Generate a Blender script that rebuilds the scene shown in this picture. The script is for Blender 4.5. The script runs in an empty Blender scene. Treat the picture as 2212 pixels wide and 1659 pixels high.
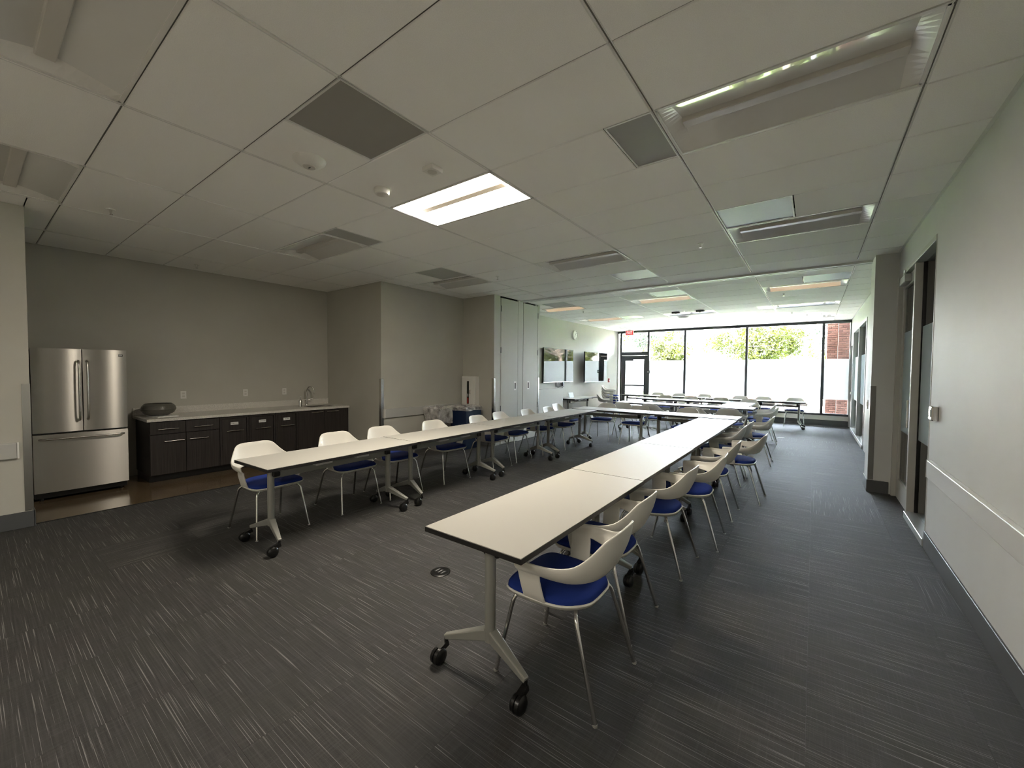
import bpy, bmesh, math, random
from mathutils import Vector, Matrix
random.seed(7)
PI = math.pi
SC = bpy.context.scene
COL = SC.collection

# ------------------------------------------------------------------ camera
CAMZ = 1.5414
H = 3.048                      # ceiling height
T = 0.6096                     # ceiling grid module
def setup_camera():
    f, yaw, pitch, roll = 881.4, 0.63678, -0.033698, -0.007789
    cy, sy, cp, sp = math.cos(yaw), math.sin(yaw), math.cos(pitch), math.sin(pitch)
    fw = Vector((-sy*cp, cy*cp, sp)); r0 = Vector((cy, sy, 0)); d0 = fw.cross(r0)
    r = math.cos(roll)*r0 + math.sin(roll)*d0
    d = -math.sin(roll)*r0 + math.cos(roll)*d0
    cam = bpy.data.cameras.new('camera'); o = bpy.data.objects.new('camera', cam); COL.objects.link(o)
    m = Matrix((r, -d, -fw)).transposed().to_4x4()
    m.translation = Vector((3.23248, -0.59112, CAMZ))
    o.matrix_world = m
    cam.sensor_fit = 'HORIZONTAL'; cam.sensor_width = 36.0; cam.lens = 36.0*f/2212.0
    cam.clip_start = 0.05; cam.clip_end = 300
    SC.camera = o
setup_camera()

# ------------------------------------------------------------------ world, sun, exposure
w = bpy.data.worlds.new('world'); SC.world = w; w.use_nodes = True
nt = w.node_tree; nt.nodes.clear()
sky = nt.nodes.new('ShaderNodeTexSky'); sky.sky_type = 'NISHITA'; sky.sun_disc = False
sky.sun_elevation = math.radians(45); sky.sun_rotation = math.radians(212); sky.air_density = 1.2; sky.dust_density = 2.5; sky.ozone_density = 1.0
bg = nt.nodes.new('ShaderNodeBackground'); bg.inputs['Strength'].default_value = .74
out = nt.nodes.new('ShaderNodeOutputWorld')
hs = nt.nodes.new('ShaderNodeHueSaturation'); hs.inputs['Saturation'].default_value = .45
nt.links.new(sky.outputs[0], hs.inputs['Color']); nt.links.new(hs.outputs[0], bg.inputs[0]); nt.links.new(bg.outputs[0], out.inputs[0])
sl = bpy.data.lights.new('sun', 'SUN'); so = bpy.data.objects.new('sun', sl); COL.objects.link(so)
sl.energy = 8.5; sl.angle = 0.01; sl.color = (1.0, 0.95, 0.87)
so.rotation_euler = Vector((-0.38, -0.60, 0.70)).to_track_quat('Z', 'Y').to_euler()
so.location = (-10, -15, 20)

vs = SC.view_settings
SC.display_settings.display_device = 'sRGB'
vs.view_transform = 'Standard'; vs.look = 'None'; vs.gamma = 1.0; vs.use_curve_mapping = False
vs.exposure = 4.5
cy_ = SC.cycles
cy_.use_denoising = True
cy_.filter_width = 1.0
cy_.max_bounces = 10; cy_.diffuse_bounces = 6; cy_.glossy_bounces = 5; cy_.transmission_bounces = 8; cy_.transparent_max_bounces = 12
cy_.sample_clamp_indirect = 6.0
cy_.caustics_reflective = False; cy_.caustics_refractive = False

# ------------------------------------------------------------------ materials
MATS = {}
def mat(name, color=(.8, .8, .8), rough=.5, metal=0.0, spec=.5, emit=None, estr=0.0, build=None, coat=0.0, aniso=0.0):
    if name in MATS: return MATS[name]
    m = bpy.data.materials.new(name); m.use_nodes = True
    n = m.node_tree.nodes; b = n['Principled BSDF']
    b.inputs['Base Color'].default_value = (*color, 1); b.inputs['Roughness'].default_value = rough
    b.inputs['Metallic'].default_value = metal; b.inputs['Specular IOR Level'].default_value = spec
    if coat: b.inputs['Coat Weight'].default_value = coat; b.inputs['Coat Roughness'].default_value = .08
    if aniso: b.inputs['Anisotropic'].default_value = aniso
    if emit:
        b.inputs['Emission Color'].default_value = (*emit, 1); b.inputs['Emission Strength'].default_value = estr
    if build: build(m.node_tree, b)
    MATS[name] = m
    return m
def N(nt, t, **kw):
    n = nt.nodes.new(t)
    for k, v in kw.items(): setattr(n, k, v)
    return n
def ramp(nt, fac, stops):
    r = N(nt, 'ShaderNodeValToRGB'); e = r.color_ramp.elements
    while len(e) < len(stops): e.new(.5)
    for el, (p, c) in zip(e, stops): el.position = p; el.color = (*c, 1) if len(c) == 3 else c
    nt.links.new(fac, r.inputs[0]); return r.outputs[0]
def coords(nt, kind='Object', scale=(1, 1, 1), rnd=False):
    tc = N(nt, 'ShaderNodeTexCoord'); mp = N(nt, 'ShaderNodeMapping'); mp.inputs['Scale'].default_value = scale
    if rnd:
        oi = N(nt, 'ShaderNodeObjectInfo'); ml = N(nt, 'ShaderNodeVectorMath', operation='SCALE')
        cmb = N(nt, 'ShaderNodeCombineXYZ')
        nt.links.new(oi.outputs['Random'], cmb.inputs[0]); nt.links.new(oi.outputs['Random'], cmb.inputs[1])
        ml.inputs['Scale'].default_value = 37.0
        nt.links.new(cmb.outputs[0], ml.inputs[0])
        ad = N(nt, 'ShaderNodeVectorMath', operation='ADD')
        nt.links.new(tc.outputs[kind], ad.inputs[0]); nt.links.new(ml.outputs[0], ad.inputs[1])
        nt.links.new(ad.outputs[0], mp.inputs[0])
    else:
        nt.links.new(tc.outputs[kind], mp.inputs[0])
    return mp.outputs[0]
def noise(nt, vec, scale, detail=3, rough=.55):
    n = N(nt, 'ShaderNodeTexNoise'); n.inputs['Scale'].default_value = scale; n.inputs['Detail'].default_value = detail
    n.inputs['Roughness'].default_value = rough
    nt.links.new(vec, n.inputs['Vector']); return n.outputs['Fac']
def bump(nt, b, h, strength=.2, dist=.01):
    bp = N(nt, 'ShaderNodeBump'); bp.inputs['Strength'].default_value = strength; bp.inputs['Distance'].default_value = dist
    nt.links.new(h, bp.inputs['Height']); nt.links.new(bp.outputs[0], b.inputs['Normal'])
def mixc(nt, f, a, b):
    m = N(nt, 'ShaderNodeMix', data_type='RGBA')
    if hasattr(f, 'links'): nt.links.new(f, m.inputs[0])
    else: m.inputs[0].default_value = f
    for s, i in ((a, 6), (b, 7)):
        if hasattr(s, 'links'): nt.links.new(s, m.inputs[i])
        else: m.inputs[i].default_value = (*s, 1)
    return m.outputs[2]

def b_wall(c0, c1):
    def f(nt, b):
        v = coords(nt, 'Object')
        nt.links.new(ramp(nt, noise(nt, v, 1.3, 4), [(.3, c0), (.7, c1)]), b.inputs['Base Color'])
        bump(nt, b, noise(nt, v, 220, 2), .08, .002)
    return f
def b_carpet(nt, b):
    f0 = noise(nt, coords(nt, 'Object', (3.0, 120.0, 1.0), rnd=True), 1.0, 3, .6)      # ribs along the tile
    f1 = noise(nt, coords(nt, 'Object', (1.8, 215.0, 1.0), rnd=True), 1.0, 1, .5)      # long bright yarns
    f2 = noise(nt, coords(nt, 'Object', (150.0, 5.0, 1.0), rnd=True), 1.0, 2, .5)      # faint cross yarns
    blot = noise(nt, coords(nt, 'Object', (1, 1, 1), rnd=True), 2.2, 3)
    base = ramp(nt, f0, [(.30, (.030, .029, .0292)), (.55, (.048, .0465, .046)), (.75, (.067, .065, .064))])
    base = mixc(nt, ramp(nt, f2, [(.50, (0, 0, 0)), (.75, (.45, .45, .45))]), base, (.082, .080, .079))
    base = mixc(nt, ramp(nt, blot, [(.40, (0, 0, 0)), (.68, (.45, .45, .45))]), base, (.044, .045, .038))
    base = mixc(nt, ramp(nt, blot, [(.25, (.4, .4, .4)), (.42, (0, 0, 0))]), base, (.050, .043, .040))
    c = mixc(nt, ramp(nt, f1, [(.63, (0, 0, 0)), (.71, (.85, .85, .85))]), base, (.235, .23, .222))
    nt.links.new(c, b.inputs['Base Color'])
    bump(nt, b, noise(nt, coords(nt, 'Object', (120, 420, 1)), 2.0, 2), .5, .003)
def b_ceiltile(nt, b):
    v = coords(nt, 'Object', rnd=True)
    nt.links.new(ramp(nt, noise(nt, v, 260, 2), [(.3, (.84, .83, .805)), (.7, (.93, .92, .90))]), b.inputs['Base Color'])
    bump(nt, b, noise(nt, v, 190, 3), .35, .003)
def b_perf(c0, c1, sc):
    def f(nt, b):
        v = coords(nt, 'Object')
        vo = N(nt, 'ShaderNodeTexVoronoi'); vo.inputs['Scale'].default_value = sc; vo.inputs['Randomness'].default_value = 0.0
        nt.links.new(v, vo.inputs['Vector'])
        nt.links.new(ramp(nt, vo.outputs['Distance'], [(.30, c0), (.42, c1)]), b.inputs['Base Color'])
    return f
def b_steel(nt, b):
    g = noise(nt, coords(nt, 'Object', (300, 300, 1.0)), 1.0, 2)
    nt.links.new(ramp(nt, g, [(.2, (.545, .525, .49)), (.8, (.565, .545, .51))]), b.inputs['Base Color'])
    tg = N(nt, 'ShaderNodeTangent', direction_type='RADIAL', axis='Z'); nt.links.new(tg.outputs[0], b.inputs['Tangent'])
    b.inputs['Anisotropic'].default_value = .85; b.inputs['Anisotropic Rotation'].default_value = .25
def b_darkwood(nt, b):
    v = coords(nt, 'Object', (90, 90, 2.0))
    nt.links.new(ramp(nt, noise(nt, v, 1.0, 3), [(.3, (.016, .013, .012)), (.7, (.040, .033, .030))]), b.inputs['Base Color'])
def b_quartz(nt, b):
    v = coords(nt, 'Object')
    nt.links.new(ramp(nt, noise(nt, v, 130, 3), [(.35, (.52, .50, .46)), (.65, (.76, .74, .69))]), b.inputs['Base Color'])
def b_concrete(c0, c1, s):
    def f(nt, b):
        v = coords(nt, 'Object')
        nt.links.new(ramp(nt, noise(nt, v, s, 5), [(.3, c0), (.7, c1)]), b.inputs['Base Color'])
    return f
def b_brick(nt, b):
    oi = N(nt, 'ShaderNodeObjectInfo')
    v = coords(nt, 'Object', rnd=True)
    c = ramp(nt, oi.outputs['Random'], [(0, (.12, .052, .038)), (.4, (.18, .082, .058)), (.75, (.22, .11, .08)), (1, (.145, .066, .047))])
    nt.links.new(mixc(nt, ramp(nt, noise(nt, v, 30, 4), [(.35, (0, 0, 0)), (.8, (.6, .6, .6))]), c, (.21, .125, .095)), b.inputs['Base Color'])
    bump(nt, b, noise(nt, v, 60, 3), .4, .004)
def b_leaf(c0, c1):
    def f(nt, b):
        v = coords(nt, 'Object')
        nt.links.new(ramp(nt, noise(nt, v, 1.6, 4), [(.3, c0), (.7, c1)]), b.inputs['Base Color'])
        b.inputs['Transmission Weight'].default_value = 0.0
        # leaves let some sun through
        tr = N(nt, 'ShaderNodeBsdfTranslucent'); tr.inputs[0].default_value = (c1[0]*1.1, c1[1]*1.1, c1[2]*.7, 1)
        mx = N(nt, 'ShaderNodeMixShader'); mx.inputs[0].default_value = .45
        o = nt.nodes['Material Output']
        nt.links.new(b.outputs[0], mx.inputs[1]); nt.links.new(tr.outputs[0], mx.inputs[2]); nt.links.new(mx.outputs[0], o.inputs[0])
    return f
def b_film(nt, b):
    tr = N(nt, 'ShaderNodeBsdfTranslucent'); tr.inputs[0].default_value = (.85, .865, .87, 1)
    df = N(nt, 'ShaderNodeBsdfDiffuse'); df.inputs[0].default_value = (.66, .72, .735, 1)
    mx = N(nt, 'ShaderNodeMixShader'); mx.inputs[0].default_value = .30
    o = nt.nodes['Material Output']
    nt.links.new(tr.outputs[0], mx.inputs[1]); nt.links.new(df.outputs[0], mx.inputs[2]); nt.links.new(mx.outputs[0], o.inputs[0])
def b_glass(tint):
    def f(nt, b):
        tp = N(nt, 'ShaderNodeBsdfTransparent'); tp.inputs[0].default_value = (*tint, 1)
        gl = N(nt, 'ShaderNodeBsdfGlossy'); gl.inputs['Roughness'].default_value = .01
        fr = N(nt, 'ShaderNodeFresnel'); fr.inputs[0].default_value = 1.5
        mx = N(nt, 'ShaderNodeMixShader'); o = nt.nodes['Material Output']
        nt.links.new(fr.outputs[0], mx.inputs[0]); nt.links.new(tp.outputs[0], mx.inputs[1]); nt.links.new(gl.outputs[0], mx.inputs[2])
        nt.links.new(mx.outputs[0], o.inputs[0])
    return f
def b_liner(nt, b):
    v = coords(nt, 'Object'); h = noise(nt, v, 9, 3, .6)
    bump(nt, b, h, .6, .03)
    tp = N(nt, 'ShaderNodeBsdfTransparent'); mx = N(nt, 'ShaderNodeMixShader'); o = nt.nodes['Material Output']
    nt.links.new(ramp(nt, h, [(.3, (.25, .25, .25)), (.7, (.75, .75, .75))]), mx.inputs[0])
    nt.links.new(tp.outputs[0], mx.inputs[1]); nt.links.new(b.outputs[0], mx.inputs[2]); nt.links.new(mx.outputs[0], o.inputs[0])

M_WALL = mat('greige wall paint', build=b_wall((.47, .46, .41), (.51, .50, .45)), rough=.6, spec=.15)
M_WALLR = mat('pale wall paint', build=b_wall((.55, .56, .55), (.59, .60, .59)), rough=.55, spec=.12)
M_PANEL = mat('pale grey panel', build=b_wall((.46, .455, .42), (.50, .495, .46)), rough=.5)
M_CARPET = mat('carpet', build=b_carpet, rough=.68, spec=.27)
M_VINYL = mat('brown polished floor', build=b_concrete((.10, .070, .040), (.16, .115, .07), 3), rough=.16, spec=.5)
M_TILE = mat('acoustic tile', build=b_ceiltile, rough=.9, spec=.1)
M_GRID = mat('ceiling grid white', (.72, .72, .70), .45)
M_TEE = mat('ceiling tee shadow grey', (.22, .215, .20), .5)  # darkened colour stands in for the shade inside the tile reveals
M_BASE = mat('dark base', (.075, .078, .082), .5)
M_RAIL = mat('wall guard vinyl', (.46, .46, .44), .35)
M_STEEL = mat('brushed steel', build=b_steel, rough=.36, metal=1.0)
M_STEEL2 = mat('corner guard steel', (.62, .61, .58), .25, 1.0)
M_CHROME = mat('chrome', (.75, .74, .72), .12, 1.0)
M_BLACKP = mat('black plastic', (.006, .006, .006), .3)
M_DARK = mat('dark gap', (.008, .008, .008), .8)
M_FRAME = mat('dark window frame', (.055, .06, .066), .45)
M_ALU = mat('aluminium frame', (.48, .49, .49), .38, .6)
M_ALUP = mat('pale door frame', (.44, .44, .41), .45)
M_WHITE = mat('white paint', (.74, .73, .70), .4)
M_TOP = mat('white laminate', (.50, .487, .448), .45, spec=.07)
M_EDGE = mat('black table edge', (.010, .009, .009), .5)
M_LEG = mat('silver grey table leg', (.33, .33, .30), .38, .35)
M_SHELL = mat('white chair shell', (.74, .72, .66), .4)
M_BLUE = mat('blue seat fabric', (.012, .032, .20), .85, spec=.2, build=lambda nt, b: bump(nt, b, noise(nt, coords(nt, 'Object'), 500, 2), .3, .002))
M_WOOD = mat('dark cabinet veneer', build=b_darkwood, rough=.42)
M_QUARTZ = mat('quartz top', build=b_quartz, rough=.3)
M_GLASS = mat('clear glass', build=b_glass((.95, .96, .955)))
M_GLASS2 = mat('tinted glass', build=b_glass((.80, .88, .86)))
M_FILM = mat('frosted film', build=b_film)
M_SCREEN = mat('black screen glass', (.006, .008, .008), .035, spec=.9)
M_LENS = mat('unlit lens', (.68, .68, .66), .03, spec=.6)
M_LENSW = mat('faintly glowing warm lens', (.62, .54, .44), .25, spec=.4, emit=(1.0, .70, .42), estr=.022)  # tan colour and faint emission stand in for dim warm light
M_LIT = mat('lit lens', (.9, .9, .85), .5, emit=(1.0, .90, .75), estr=2.55)
M_LITB = mat('lit lens dimmed', (.9, .9, .85), .5, emit=(1.0, .92, .80), estr=1.25)
M_SPINE = mat('light spine', (.58, .56, .52), .35)
M_SPINEW = mat('lit light spine', (.50, .42, .32), .4)  # same spine, tinted tan for the warm light around it
M_VENT = mat('dark perforated vent', build=b_perf((.12, .118, .11), (.30, .29, .27), 75), rough=.6)
M_VENTG = mat('grey perforated vent', build=b_perf((.22, .22, .21), (.42, .42, .40), 75), rough=.5)
M_VENTM = mat('pale metal vent', (.34, .35, .37), .5, .3)
M_RED = mat('red plastic', (.42, .02, .02), .4)
M_EXITR = mat('exit red', (.55, .03, .03), .4, emit=(1, .05, .05), estr=.02)
M_NAVY = mat('navy bin plastic', (.008, .020, .060), .45)
M_GREYBIN = mat('grey bin plastic', (.10, .09, .08), .5)
M_LINER = mat('clear bin liner', (.72, .70, .68), .25, build=b_liner)
M_BOWL = mat('dark glazed bowl', (.11, .105, .092), .22, build=lambda nt, b: bump(nt, b, noise(nt, coords(nt, 'Object', (1, 1, 6)), 20, 3), .4, .01))
M_PAPER = mat('white paper label', (.78, .78, .76), .6)
M_INK = mat('black ink', (.02, .02, .02), .6)
M_BRICK = mat('red brick', build=b_brick, rough=.85)
M_MORTAR = mat('mortar', (.16, .12, .10), .9)
M_PAVE = mat('pale paving', build=b_concrete((.50, .48, .45), (.60, .58, .55), .6), rough=.9)
M_LAWN = mat('lawn', build=b_concrete((.09, .16, .03), (.16, .24, .05), 4), rough=.9)
M_BARK = mat('bark', build=b_concrete((.07, .055, .045), (.13, .10, .08), 9), rough=.9)
M_LEAF = mat('spring leaves', build=b_leaf((.014, .019, .0016), (.034, .040, .0035)), rough=.6)
M_LEAF2 = mat('blue green leaves', build=b_leaf((.005, .012, .009), (.013, .022, .016)), rough=.6)
M_LED = mat('tablet screen', (.5, .55, .6), .3, emit=(.7, .85, 1), estr=.02)

# ------------------------------------------------------------------ mesh helpers
class MB:
    def __init__(s): s.v = []; s.f = []
    def add(s, vs, fs):
        b = len(s.v); s.v += [tuple(v) for v in vs]; s.f += [tuple(i+b for i in f) for f in fs]; return s
    def box(s, x0, x1, y0, y1, z0, z1):
        return s.add([(x0, y0, z0), (x1, y0, z0), (x1, y1, z0), (x0, y1, z0), (x0, y0, z1), (x1, y0, z1), (x1, y1, z1), (x0, y1, z1)],
                     [(3, 2, 1, 0), (4, 5, 6, 7), (0, 1, 5, 4), (1, 2, 6, 5), (2, 3, 7, 6), (3, 0, 4, 7)])
    def hexa(s, b4, t4):
        return s.add(list(b4)+list(t4), [(3, 2, 1, 0), (4, 5, 6, 7), (0, 1, 5, 4), (1, 2, 6, 5), (2, 3, 7, 6), (3, 0, 4, 7)])
    def bar(s, p, q, w, h, up=(0, 0, 1)):
        p, q, up = Vector(p), Vector(q), Vector(up); d = (q-p).normalized(); sd = d.cross(up).normalized(); u = sd.cross(d)
        def ring(c, k=1): return [c-sd*w/2-u*h/2, c+sd*w/2-u*h/2, c+sd*w/2+u*h/2, c-sd*w/2+u*h/2]
        a, b = ring(p), ring(q)
        return s.add(a+b, [(3, 2, 1, 0), (4, 5, 6, 7), (0, 1, 5, 4), (1, 2, 6, 5), (2, 3, 7, 6), (3, 0, 4, 7)])
    def tube(s, pts, r, n=8, caps=True):
        pts = [Vector(p) for p in pts]; rs = r if isinstance(r, (list, tuple)) else [r]*len(pts)
        base = len(s.v); prev = None
        for i, p in enumerate(pts):
            d = ((pts[i+1]-p) if i == 0 else (p-pts[i-1]) if i == len(pts)-1 else (pts[i+1]-pts[i-1])).normalized()
            if prev is None:
                a = Vector((0, 0, 1)) if abs(d.z) < .9 else Vector((1, 0, 0)); u = d.cross(a).normalized()
            else: u = (prev-d*prev.dot(d)).normalized()
            prev = u; v = d.cross(u)
            for k in range(n):
                t = 2*PI*k/n; s.v.append(tuple(p+(u*math.cos(t)+v*math.sin(t))*rs[i]))
        for i in range(len(pts)-1):
            for k in range(n):
                a = base+i*n+k; b = base+i*n+(k+1) % n; s.f.append((a, b, b+n, a+n))
        if caps:
            s.f.append(tuple(base+k for k in reversed(range(n)))); e = base+(len(pts)-1)*n; s.f.append(tuple(e+k for k in range(n)))
        return s
    def lathe(s, prof, n=24, c=(0, 0, 0), ax=None):
        # prof: list of (r, z) along axis z
        base = len(s.v); m = Matrix.Identity(3)
        if ax is not None: m = Vector((0, 0, 1)).rotation_difference(Vector(ax)).to_matrix()
        c = Vector(c)
        for r, z in prof:
            for k in range(n):
                t = 2*PI*k/n; s.v.append(tuple(c+m @ Vector((r*math.cos(t), r*math.sin(t), z))))
        for i in range(len(prof)-1):
            for k in range(n):
                a = base+i*n+k; b = base+i*n+(k+1) % n; s.f.append((a, b, b+n, a+n))
        s.f.append(tuple(base+k for k in reversed(range(n)))); e = base+(len(prof)-1)*n; s.f.append(tuple(e+k for k in range(n)))
        return s
    def grid(s, rows, flip=False):
        base = len(s.v); n = len(rows[0])
        for r in rows: s.v += [tuple(p) for p in r]
        for i in range(len(rows)-1):
            for k in range(n-1):
                a = base+i*n+k; q = (a, a+1, a+1+n, a+n); s.f.append(tuple(reversed(q)) if flip else q)
        return s
    def mesh(s, name, m, smooth=False, bevel=0, seg=1, merge=0):
        me = bpy.data.meshes.new(name); me.from_pydata(s.v, [], s.f); 
        if bevel or merge or True:
            bm = bmesh.new(); bm.from_mesh(me)
            if merge: bmesh.ops.remove_doubles(bm, verts=bm.verts, dist=merge)
            if bevel: bmesh.ops.bevel(bm, geom=list(bm.edges), offset=bevel, segments=seg, affect='EDGES', profile=.5, clamp_overlap=True)
            bmesh.ops.recalc_face_normals(bm, faces=bm.faces)
            bm.to_mesh(me); bm.free()
        me.materials.append(m)
        if smooth:
            me.polygons.foreach_set('use_smooth', [True]*len(me.polygons)); me.set_sharp_from_angle(angle=math.radians(40))
        me.update(); return me
    def build(s, name, m, parent=None, **kw):
        return link(name, s.mesh(name, m, **kw), parent)
def link(name, me, parent=None, loc=None):
    o = bpy.data.objects.new(name, me); COL.objects.link(o)
    if parent is not None: o.parent = parent
    if loc is not None: o.location = loc
    return o
def B(*a): return MB().box(*a)
def tag(o, label=None, cat=None, group=None, kind=None):
    if label: o['label'] = label
    if cat: o['category'] = cat
    if group: o['group'] = group
    if kind: o['kind'] = kind
    return o
def thing(name, label, cat, loc=(0, 0, 0), rz=0.0, group=None, kind=None):
    o = bpy.data.objects.new(name, None); COL.objects.link(o); o.location = loc; o.rotation_euler = (0, 0, rz)
    o.empty_display_size = .1
    return tag(o, label, cat, group, kind)
def copy_tree(o, parent=None):
    c = o.copy(); COL.objects.link(c); c.parent = parent
    for ch in o.children: copy_tree(ch, c)
    return c
def place(proto, used, loc, rz, label, group=None):
    o = proto if not used else copy_tree(proto)
    o.location = loc; o.rotation_euler = (0, 0, rz); o['label'] = label
    if group: o['group'] = group
    return o
def text_mesh(body, size, m, ext=.0008):
    cu = bpy.data.curves.new('text', 'FONT'); cu.body = body; cu.size = size; cu.extrude = ext; cu.align_x = 'CENTER'; cu.align_y = 'CENTER'
    ob = bpy.data.objects.new('text', cu); COL.objects.link(ob)
    dg = bpy.context.evaluated_depsgraph_get(); me = bpy.data.meshes.new_from_object(ob.evaluated_get(dg))
    bpy.data.objects.remove(ob); me.materials.clear(); me.materials.append(m); return me
def spline(pts, n):
    pts = [Vector(p) for p in pts]; P = [2*pts[0]-pts[1]]+pts+[2*pts[-1]-pts[-2]]; res = []
    for i in range(n):
        t = i/(n-1)*(len(pts)-1); k = min(int(t), len(pts)-2); u = t-k
        a, b, c, d = P[k], P[k+1], P[k+2], P[k+3]
        res.append(.5*((2*b)+(c-a)*u+(2*a-5*b+4*c-d)*u*u+(3*b-a-3*c+d)*u**3))
    return res
ORD = ['first', 'second', 'third', 'fourth', 'fifth', 'sixth', 'seventh', 'eighth', 'ninth']

# ------------------------------------------------------------------ structure: walls
XR, XL, YW = 4.06, -2.85, 14.45
def struct(name, mb, m, label, cat='wall', **kw):
    return tag(mb.build(name, m, None, **kw), label, cat, kind='structure')
ZT = 3.20
struct('wall_left', B(-2.92, -2.80, -5.2, -.20, 0, ZT), M_WALL, 'greige wall beside the fridge alcove with grey wall guard')
struct('wall_kitchen_side', B(-4.64, -2.92, -.32, -.20, 0, ZT), M_WALL, 'greige side wall of the kitchenette next to the fridge')
struct('wall_kitchen_back', B(-4.64, -4.52, -.20, 3.74, 0, ZT), M_WALL, 'greige back wall behind the counter and the fridge')
struct('wall_kitchen_end', B(-4.64, -2.79, 3.74, 3.86, 0, ZT), M_WALL, 'dim greige wall closing the kitchenette past the sink')
struct('wall_alcove', B(-2.91, -2.79, 3.86, 5.79, 0, ZT), M_WALL, 'greige wall behind the waste bins')
struct('wall_alcove_end', B(-2.91, -1.98, 5.79, 5.91, 0, ZT), M_WALL, 'dark shaded greige wall carrying the extinguisher cabinet')
struct('wall_closet', B(-1.98, -1.94, 5.79, 5.985, 0, ZT).box(-1.98, -1.94, 7.40, 7.47, 0, ZT).box(-2.85, -1.98, 7.35, 7.47, 0, ZT), M_PANEL, 'pale wall framing the folding partition closet')
struct('wall_left_far', B(-2.97, XL, 7.47, 14.60, 0, ZT), M_WALL, 'pale far room wall carrying the two televisions')
struct('wall_back', B(-2.92, 4.18, -5.32, -5.2, 0, ZT), M_WALL, 'greige wall of the entry side')
# right wall: openings for the door with sidelight and for the far glazing
mb = B(XR, 4.18, -5.2, 4.45, 0, ZT).box(XR, 4.18, 4.45, 6.41, 2.75, ZT).box(3.83, 4.18, 6.41, 6.86, 0, ZT)
struct('wall_right', mb, M_WALLR, 'long pale grey wall with wall guard, door opening and projecting pier')
mb = B(XR, 4.18, 6.86, 10.15, 0, ZT).box(XR, 4.18, 10.15, 14.45, 2.66, ZT).box(XR, 4.18, 13.58, 13.66, 0, 2.66).box(XR, 4.18, 13.66, 14.45, 2.30, 2.66)
struct('wall_right_far', mb, M_WALLR, 'pale far room wall with interior glazing')
struct('wall_sun_block', B(-8, 9, YW+.05, YW+.25, ZT+.1, 4.7), M_MORTAR, 'unseen wall added above the big windows to shade the brick pier')  # added out of view to keep the sun off the brick pier
struct('wall_window', B(-1.70, XR, YW, YW+.14, 0, .29), M_WHITE, 'low white sill wall below the big windows')
# neighbouring rooms seen through the interior glass
struct('wall_corridor', B(7.2, 7.32, 1.5, 14.6, 0, ZT).box(4.18, 7.2, 1.4, 1.52, 0, ZT), mat('white corridor paint', (.75, .77, .76), .6), 'pale wall of the room behind the interior glass')

def baseboard(name, rects, label):
    mb = MB()
    for r in rects: mb.box(*r)
    struct(name, mb, M_BASE, label, 'baseboard', bevel=.003)
bh = .155
baseboard('baseboard_right', [(XR-.013, XR, -4, 4.44, 0, bh)], 'dark rubber baseboard along the long pale wall')
baseboard('baseboard_pier', [(3.817, XR-.03, 6.395, 6.41, 0, bh), (3.817, 3.83, 6.41, 6.86, 0, bh)], 'dark baseboard around the projecting pier')
baseboard('baseboard_left', [(-2.80, -2.787, -4, -.19, 0, bh), (-2.93, -2.787, -.2, -.187, 0, bh)], 'dark baseboard at the wall beside the fridge alcove')
baseboard('baseboard_alcove', [(-2.79, -2.777, 3.74, 5.79, 0, bh), (-2.777, -1.94, 5.777, 5.79, 0, bh)], 'dark baseboard behind the waste bins')
baseboard('baseboard_left_far', [(XL, XL+.013, 7.47, YW, 0, bh)], 'dark baseboard below the two televisions')
baseboard('baseboard_window', [(-1.68, XR, YW-.014, YW, 0, bh)], 'dark baseboard below the big windows')

# ------------------------------------------------------------------ floor
fl = struct('floor', B(-2.92, 4.18, -5.3, 14.6, -.12, -.008), M_BASE, 'grey streaked carpet tile floor', 'floor')
struct('floor_kitchen', B(-4.64, -2.86, -.3, 3.8, -.12, -.001), M_VINYL, 'glossy brown floor of the kitchenette', 'floor')
struct('floor_bounce', B(-2.80, XR, -5.2, -1.5, -.12, .001), mat('pale bounce floor', (.50, .47, .42), .4), 'unseen pale floor added to bounce light onto the ceiling', 'floor')  # pale floor added out of view, bounces lamp light up to the ceiling
struct('trim_carpet_edge', B(-2.872, -2.852, -.2, 3.74, -.01, .004), M_DARK, 'thin dark strip where carpet meets brown floor', 'trim')
struct('ceiling_corridor', B(4.18, 7.3, 1.5, 14.6, H, H+.04), M_TILE, 'pale ceiling of the room behind the interior glass', 'ceiling')
struct('floor_corridor', B(4.18, 7.3, 1.5, 14.6, -.12, -.004), mat('pale corridor floor', (.45, .44, .42), .5), 'carpet of the room behind the interior glass', 'floor')
tile_me = B(-T/2+.0004, T/2-.0004, -T/2+.0004, T/2-.0004, -.008, 0).mesh('carpet_tile', M_CARPET)
nx = 12; x00 = -2.852
ny0 = -8
for j in range(ny0, 24):
    for i in range(nx):
        x = x00+(i+.5)*T; y = (j+.5)*T+.05
        if x > XR+.25: continue
        if x < -2.2 and 5.9 < y < 7.2: continue
        o = link('carpet_tile', tile_me, fl, (x, y, 0))
        o.rotation_euler[2] = random.choice([0, PI]*6+[PI/2, -PI/2])
if True:   # strips beside the tile field
    B(-2.852, XR, 24*T+.05, YW, -.008, 0).build('carpet_strip', M_CARPET, fl)
    B(x00+nx*T if x00+nx*T < XR else XR-.01, XR, -3, YW, -.008, -.0005).build('carpet_strip', M_CARPET, fl)

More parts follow.
